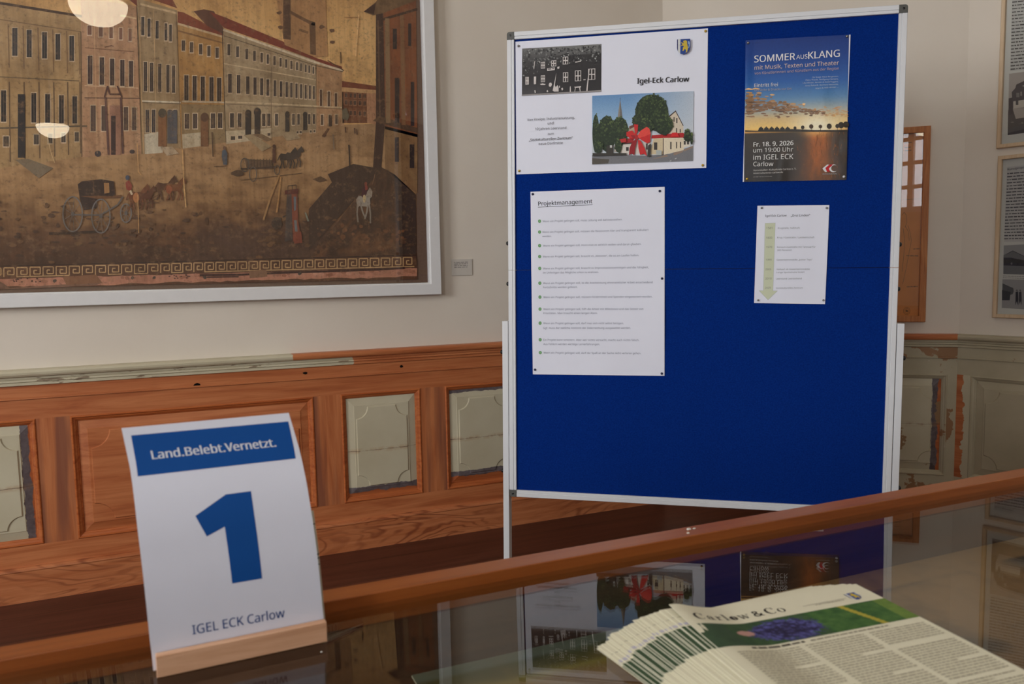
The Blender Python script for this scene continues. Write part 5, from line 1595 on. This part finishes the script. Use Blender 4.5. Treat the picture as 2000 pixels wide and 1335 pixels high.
crd = tag(empty('number_card', FK), 'curved white card with a big blue number, standing in the beech block', 'card')
card_paper = plain('white_card', RGB(222, 225, 240), 0.55, 0.3, var=0.01)
sheet('card', CW, CH, 4, 44, card_bend, card_paper, crd, 0.0005)
BLU = (0, 74, 150)
P = Print(card_uv, 0.00012)
P.poly([(256, 850), (563, 822.5), (577.5, 895), (269, 930)], BLU)
P.build('blue_band', M['ink'], crd, card_bend, (0.05, 0.004))
P = Print(card_uv, 0.00012)
P.poly([(381.5, 1007), (441, 965), (490, 958.5), (512, 1129), (453.5, 1139), (439, 1028), (404, 1047)], BLU)
P.build('numeral', M['ink'], crd, card_bend, (0.05, 0.004))
P = Print(card_uv, 0.00020)
P.part('slogan')
P.text('Land.Belebt.Vernetzt.', (298, 896.5), (539.5, 871.5), (214, 218, 228), 0.05, 1.06)
P.part('place_name')
P.text('IGEL ECK Carlow', (376.5, 1238.5), (556.5, 1204), (24, 66, 132), 0.012, 1.12)
P.build('lettering', M['ink'], crd, card_bend, (0.05, 0.004))
# plain sheet behind it
bk = tag(empty('paper_sheet', FK), 'cream sheet with dark marks standing in the block behind the number card', 'paper')
def bb(x, y, z):
    Z, Y, S = card_prof(y)
    return (x + S * 0.8, Y + 0.0016 + 0.03 * y - z, 0.0034 + Z)

sheet('sheet', 0.141, 0.110, 3, 12, bb, plain('cream_sheet', RGB(206, 198, 178), 0.7, 0.2, var=0.02), bk, 0.0004, x0=0.0042)
P = Print(lambda x, y: (x, y), 0.0001)
P.part('rule_line')
P.rect(0.1265, 0.0975, 0.145, 0.0985, (60, 58, 56))
P.part('rule_lines')
for y0, y1 in ((0.070, 0.0712), (0.0665, 0.0676), (0.061, 0.062)): P.rect(0.1265, y0, 0.145, y1, (60, 58, 56))
P.build('lettering', M['ink'], bk, bb, (0.05, 0.01))

# ------------------------------------------------------------------ newsletters fanned on the glass
NN = 26
NW, NH = 0.210, 0.297
M['news'] = ink_mat('newsletter_print', 0.6, 0.25, amp=0.10, scale=300)


def sm(t):
    t = max(0.0, min(1.0, t)); return t * t * (3 - 2 * t)


def news_bend(k):
    zl = 0.0008 + 0.00088 * k; zr = 0.0006 + 0.00060 * k

    def f(x, y, z):
        d = -y
        rise = 1 - 0.35 * sm((d - 0.02) / 0.18)
        zz = zr + (zl - zr) * (1 - sm((x - 0.004) / 0.055)) * rise
        if k == NN - 1: zz += 0.004 * math.exp(-(x / 0.02) ** 2) * math.exp(-(d / 0.03) ** 2)
        return (x, y, zz + z)
    return f


def strip_col(x, d):
    """colours of the picture strip across the front page"""
    n = fbm(x * 160, d * 160, 7)
    c = lerp((44, 70, 44), (72, 100, 58), n)
    if x > 0.118: c = lerp((34, 74, 34), (92, 128, 62), fbm(x * 120, d * 190, 17))
    if abs(x - 0.1655 - (d - 0.058) * 0.35) < 0.003: c = (176, 164, 60)
    if x > 0.196: c = lerp(c, (150, 164, 70), 0.5)
    e1 = ((x - 0.083) / 0.036) ** 2 + ((d - 0.060) / 0.0185) ** 2
    n2 = fbm(x * 420, d * 420, 27)
    if e1 < 1 + 1.3 * (n2 - 0.5): c = lerp((96, 98, 168), (38, 32, 66), max(0, min(1, 0.25 + (1 - e1) * 0.7 + (n2 - 0.5) * 2.4)))
    if ((x - 0.043) / 0.008) ** 2 + ((d - 0.057) / 0.005) ** 2 < 1: c = (196, 150, 140)
    if x < 0.03: c = lerp(c, (58, 78, 58), 0.6)
    return c


def masthead(P, x, d, H, c):
    """CARLOW & CO in a thick-and-thin roman letter; x, d = left end of the baseline, H = capital height"""
    PAP = (226, 221, 196); xh = H * 0.66

    def rr(x0, y0, x1, y1): P.poly([(x0, d - y0), (x1, d - y0), (x1, d - y1), (x0, d - y1)], c)

    def rnd_c(cx, h, w, op):
        oy = h / 2; a = 38 if op else 0
        if op:
            out = [(cx + w / 2 * math.cos(math.radians(t)), d - oy - h / 2 * math.sin(math.radians(t))) for t in range(a, 361 - a, 12)]
            inn = [(cx + w * 0.06 + w * 0.33 * math.cos(math.radians(t)), d - oy - h * 0.455 * math.sin(math.radians(t))) for t in range(360 - a, a - 1, -12)]
            P.poly(out + inn, c); rr(cx + w * 0.34, h * 0.66, cx + w * 0.41, h * 0.98)
        else:
            P.ell(cx, d - oy, w / 2, h / 2, c, n=26); P.ell(cx, d - oy, w * 0.27, h * 0.44, PAP, n=22)
    w = H * 0.9; rnd_c(x + w / 2, H, w, True); x += w + H * 0.16
    w = H * 0.58; P.ell(x + w * 0.32, d - xh * 0.28, w * 0.32, xh * 0.29, c, n=18); P.ell(x + w * 0.38, d - xh * 0.28, w * 0.17, xh * 0.22, PAP, n=14); rr(x + w * 0.55, 0, x + w * 0.80, xh * 0.8); rr(x + w * 0.55, 0, x + w, xh * 0.09)
    P.ring(x + w * 0.45, d - xh * 0.72, w * 0.30, xh * 0.25, H * 0.05, c, n=12, a0=180, a1=360); P.ell(x + w * 0.16, d - xh * 0.72, w * 0.12, xh * 0.11, c, n=10); x += w + H * 0.2
    w = H * 0.5; rr(x + w * 0.18, 0, x + w * 0.46, xh); rr(x, 0, x + w * 0.66, xh * 0.07); rr(x, xh * 0.93, x + w * 0.3, xh); P.line([(x + w * 0.46, d - xh * 0.7), (x + w * 0.7, d - xh * 0.94)], H * 0.05, c); P.ell(x + w * 0.82, d - xh * 0.85, w * 0.19, xh * 0.14, c, n=10); x += w + H * 0.2
    w = H * 0.34; rr(x + w * 0.3, 0, x + w * 0.72, H * 1.04); rr(x, 0, x + w, H * 0.05); rr(x, H * 0.99, x + w * 0.4, H * 1.04); x += w + H * 0.16
    w = H * 0.66; rnd_c(x + w / 2, xh, w, False); x += w + H * 0.12
    w = H * 0.98
    for q0, q1, t in ((0.10, 0.32, 0.13), (0.32, 0.50, 0.04), (0.46, 0.68, 0.13), (0.68, 0.88, 0.04)):
        up = t > 0.1; P.poly([(x + w * q0 - H * t * 0.5, d - (xh if up else 0)), (x + w * q0 + H * t * 0.5, d - (xh if up else 0)), (x + w * q1 + H * t * 0.5, d - (0 if up else xh)), (x + w * q1 - H * t * 0.5, d - (0 if up else xh))], c)
    for q in (0.10, 0.47, 0.88): rr(x + w * q - H * 0.12, xh * 0.93, x + w * q + H * 0.12, xh)
    x += w + H * 0.36
    P.text('&', (x, d), (x + H * 0.82, d), c, 0.02); x += H * 1.16
    w = H * 0.9; rnd_c(x + w / 2, H, w, True); x += w + H * 0.14
    w = H * 0.66; rnd_c(x + w / 2, xh, w, False)


ORD_ = ['first', 'second', 'third', 'fourth', 'fifth', 'sixth', 'seventh', 'eighth', 'ninth', 'tenth', 'eleventh', 'twelfth', 'thirteenth', 'fourteenth', 'fifteenth', 'sixteenth', 'seventeenth', 'eighteenth', 'nineteenth', 'twentieth', 'twenty-first', 'twenty-second', 'twenty-third', 'twenty-fourth', 'twenty-fifth', 'twenty-sixth']
TL0, TL1 = Vector((0.3295, 0.5905)), Vector((0.405, 0.5900))
for k_ in range(NN):
    t = k_ / (NN - 1)
    jit = (rnd.uniform(-0.0016, 0.0016), rnd.uniform(-0.002, 0.002), rnd.uniform(-0.002, 0.002)) if 0 < k_ < NN - 1 else (0, 0, 0)
    px = TL0.x + (TL1.x - TL0.x) * t + jit[0]
    py = TL0.y + (TL1.y - TL0.y) * t + 0.010 * math.sin(math.pi * t) + jit[1]
    ang = math.radians(4.5 - 9.6 * t) + jit[2]
    fn = Frame((px, py, GZ), (math.cos(ang), math.sin(ang), 0), (-math.sin(ang), math.cos(ang), 0))
    top = k_ == NN - 1
    if top: lb = 'topmost newsletter of the fanned stack, its whole front page showing'
    elif k_ == 0: lb = 'lowest newsletter of the fanned stack, lying directly on the case glass'
    else: lb = 'newsletter fanned out %s from the top of the stack, only its folded edge showing' % ORD_[NN - 1 - k_]
    e = tag(empty('newsletter', fn), lb, 'newsletter', 'newsletters fanned on the case glass')
    bend = news_bend(k_)
    sheet('pages', NW, NH, 44, 10, bend, M['ivory'], e, 0.00036, 0.0, -NH)
    P = Print(lambda x, d: (x, -d), 0.00018)
    nu = 150 if top else 14
    wid = NW if top else 0.05
    P.field(((0.0005, 0.0372), (wid - 0.0003, 0.0372), (wid - 0.0003, 0.0800), (0.0005, 0.0800)), nu, 40 if top else 5, lambda u, v: strip_col(0.0005 + wid * u, 0.0372 + 0.0428 * v))
    P.build('cover_photo', M['news'], e, bend, (NW / 44, 0))
    P = Print(lambda x, d: (x, -d), 0.00020)
    if not top:
        P.rect(0.001, 0.0300, 0.03, 0.0345, (196, 192, 206)); P.layer(); P.line([(0.002, 0.019), (0.012, 0.0185), (0.03, 0.019)], 0.0006, (140, 136, 120))
    else:
        SER = (40, 36, 32)
        # masthead letters
        masthead(P, 0.012, 0.0292, 0.0118, SER)
        P.line([(0.1270, 0.0255), (0.176, 0.0250)], 0.0004, (110, 104, 92)); P.words((0.139, 0.0275), (0.172, 0.0273), 0.0012, (176, 170, 152), seed=2)
        P.words((0.030, 0.0842), (0.082, 0.0842), 0.0028, (70, 64, 54), seed=3)
        for cx in (0.012, 0.078, 0.144):
            for i in range(52):
                d = 0.0905 + i * 0.0036
                if cx == 0.144 and i in (7, 8, 24): continue
                P.words((cx, d), (cx + 0.060, d), 0.0016, (172, 164, 142), fill=1.0 if i % 9 != 8 else 0.55, seed=i * 3 + int(cx * 1000))
        P.words((0.088, 0.0845), (0.170, 0.0845), 0.0020, (150, 142, 122), seed=6)
    P.build('lettering', M['ink'], e, bend, (NW / 44, 0))
    if top:
        P = Print(lambda x, d: (x, -d), 0.00026)
        crest(P, lambda x, y: (0.174 + x * 0.0000205, 0.0100 + y * 0.0000205))
        P.build('coat_of_arms', M['ink'], e, bend, (NW / 44, 0))

# ------------------------------------------------------------------ crumbs on the case
chalk = plain('white_crumb', RGB(224, 220, 210), 0.9, 0.1)
FR = Frame((0, 0, RT), (1, 0, 0), (0, 1, 0))
for fr, px, py, s, lb in ((FR, 1345, 1034, 0.0036, 'largest white crumb on the wooden edge of the case, below the pinboard'), (FR, 1356, 1032.5, 0.0024, 'white crumb just right of the largest one on the case edge'), (FR, 1344, 1041, 0.0022, 'white crumb nearest the glass on the case edge'), (FT, 628, 1273, 0.0012, 'tiny white crumb on the glass at the right end of the beech block')):
    x, y = fr.uv(px, py)
    r = random.Random(int(px)); b = MB()
    n = 7; rings_ = []
    for h_, q in ((0.0, 0.8), (s * 0.25, 1.0), (s * 0.55, 0.55)):
        rings_.append([(q * s * r.uniform(0.7, 1.2) * math.cos(6.283 * i / n), 0.6 * q * s * r.uniform(0.7, 1.2) * math.sin(6.283 * i / n), h_) for i in range(n)])
    b.grid(rings_, closed_u=True, smooth=False); b.face(rings_[-1]); b.face(rings_[0][::-1])
    tag(b.build('crumb', chalk, None, Frame(fr.at(x, y, 0.0001), fr.x, fr.y)), lb, 'crumb', 'white crumbs on the display case')

# ------------------------------------------------------------------ lamps that mirror in the picture glass
k = NT('lit_opal_glass', 0.3, 0.5)
k.color(RGB(240, 232, 210))
k.b.inputs['Emission Color'].default_value = (1.0, 0.86, 0.64, 1)
k.b.inputs['Emission Strength'].default_value = 9.0
M['opal'] = k.m
for x, y, z, lb in ((-0.31, 0.48, 2.84, 'opal bowl pendant lamp over the display case'), (-1.13, -4.45, 2.87, 'opal bowl pendant lamp at the far end of the room')):
    e = tag(empty('pendant_lamp', None, (x, y, z)), lb, 'lamp', 'opal bowl pendant lamps')
    R_ = 0.17
    b = MB(); b.lathe([(0.001, -R_ * 0.80)] + [(R_ * math.sin(math.radians(a)), -R_ * 0.80 * math.cos(math.radians(a))) for a in range(8, 91, 8)] + [(R_, 0.0), (R_ * 0.96, 0.004), (0.001, 0.004)], n=40)
    b.build('bowl', M['opal'], e)
    b = MB(); b.lathe([(0.001, 0.03), (R_ * 1.02, 0.012), (R_ * 1.02, 0.006), (R_ * 0.9, 0.0045), (0.001, 0.0045)], n=40); b.build('rim_plate', M['white_metal'], e)
    b = MB(); b.lathe([(0.008, 0.02), (0.008, ZC - z - 0.03), (0.05, ZC - z - 0.025), (0.055, ZC - z), (0.0, ZC - z)], n=16); b.build('rod', M['white_metal'], e)
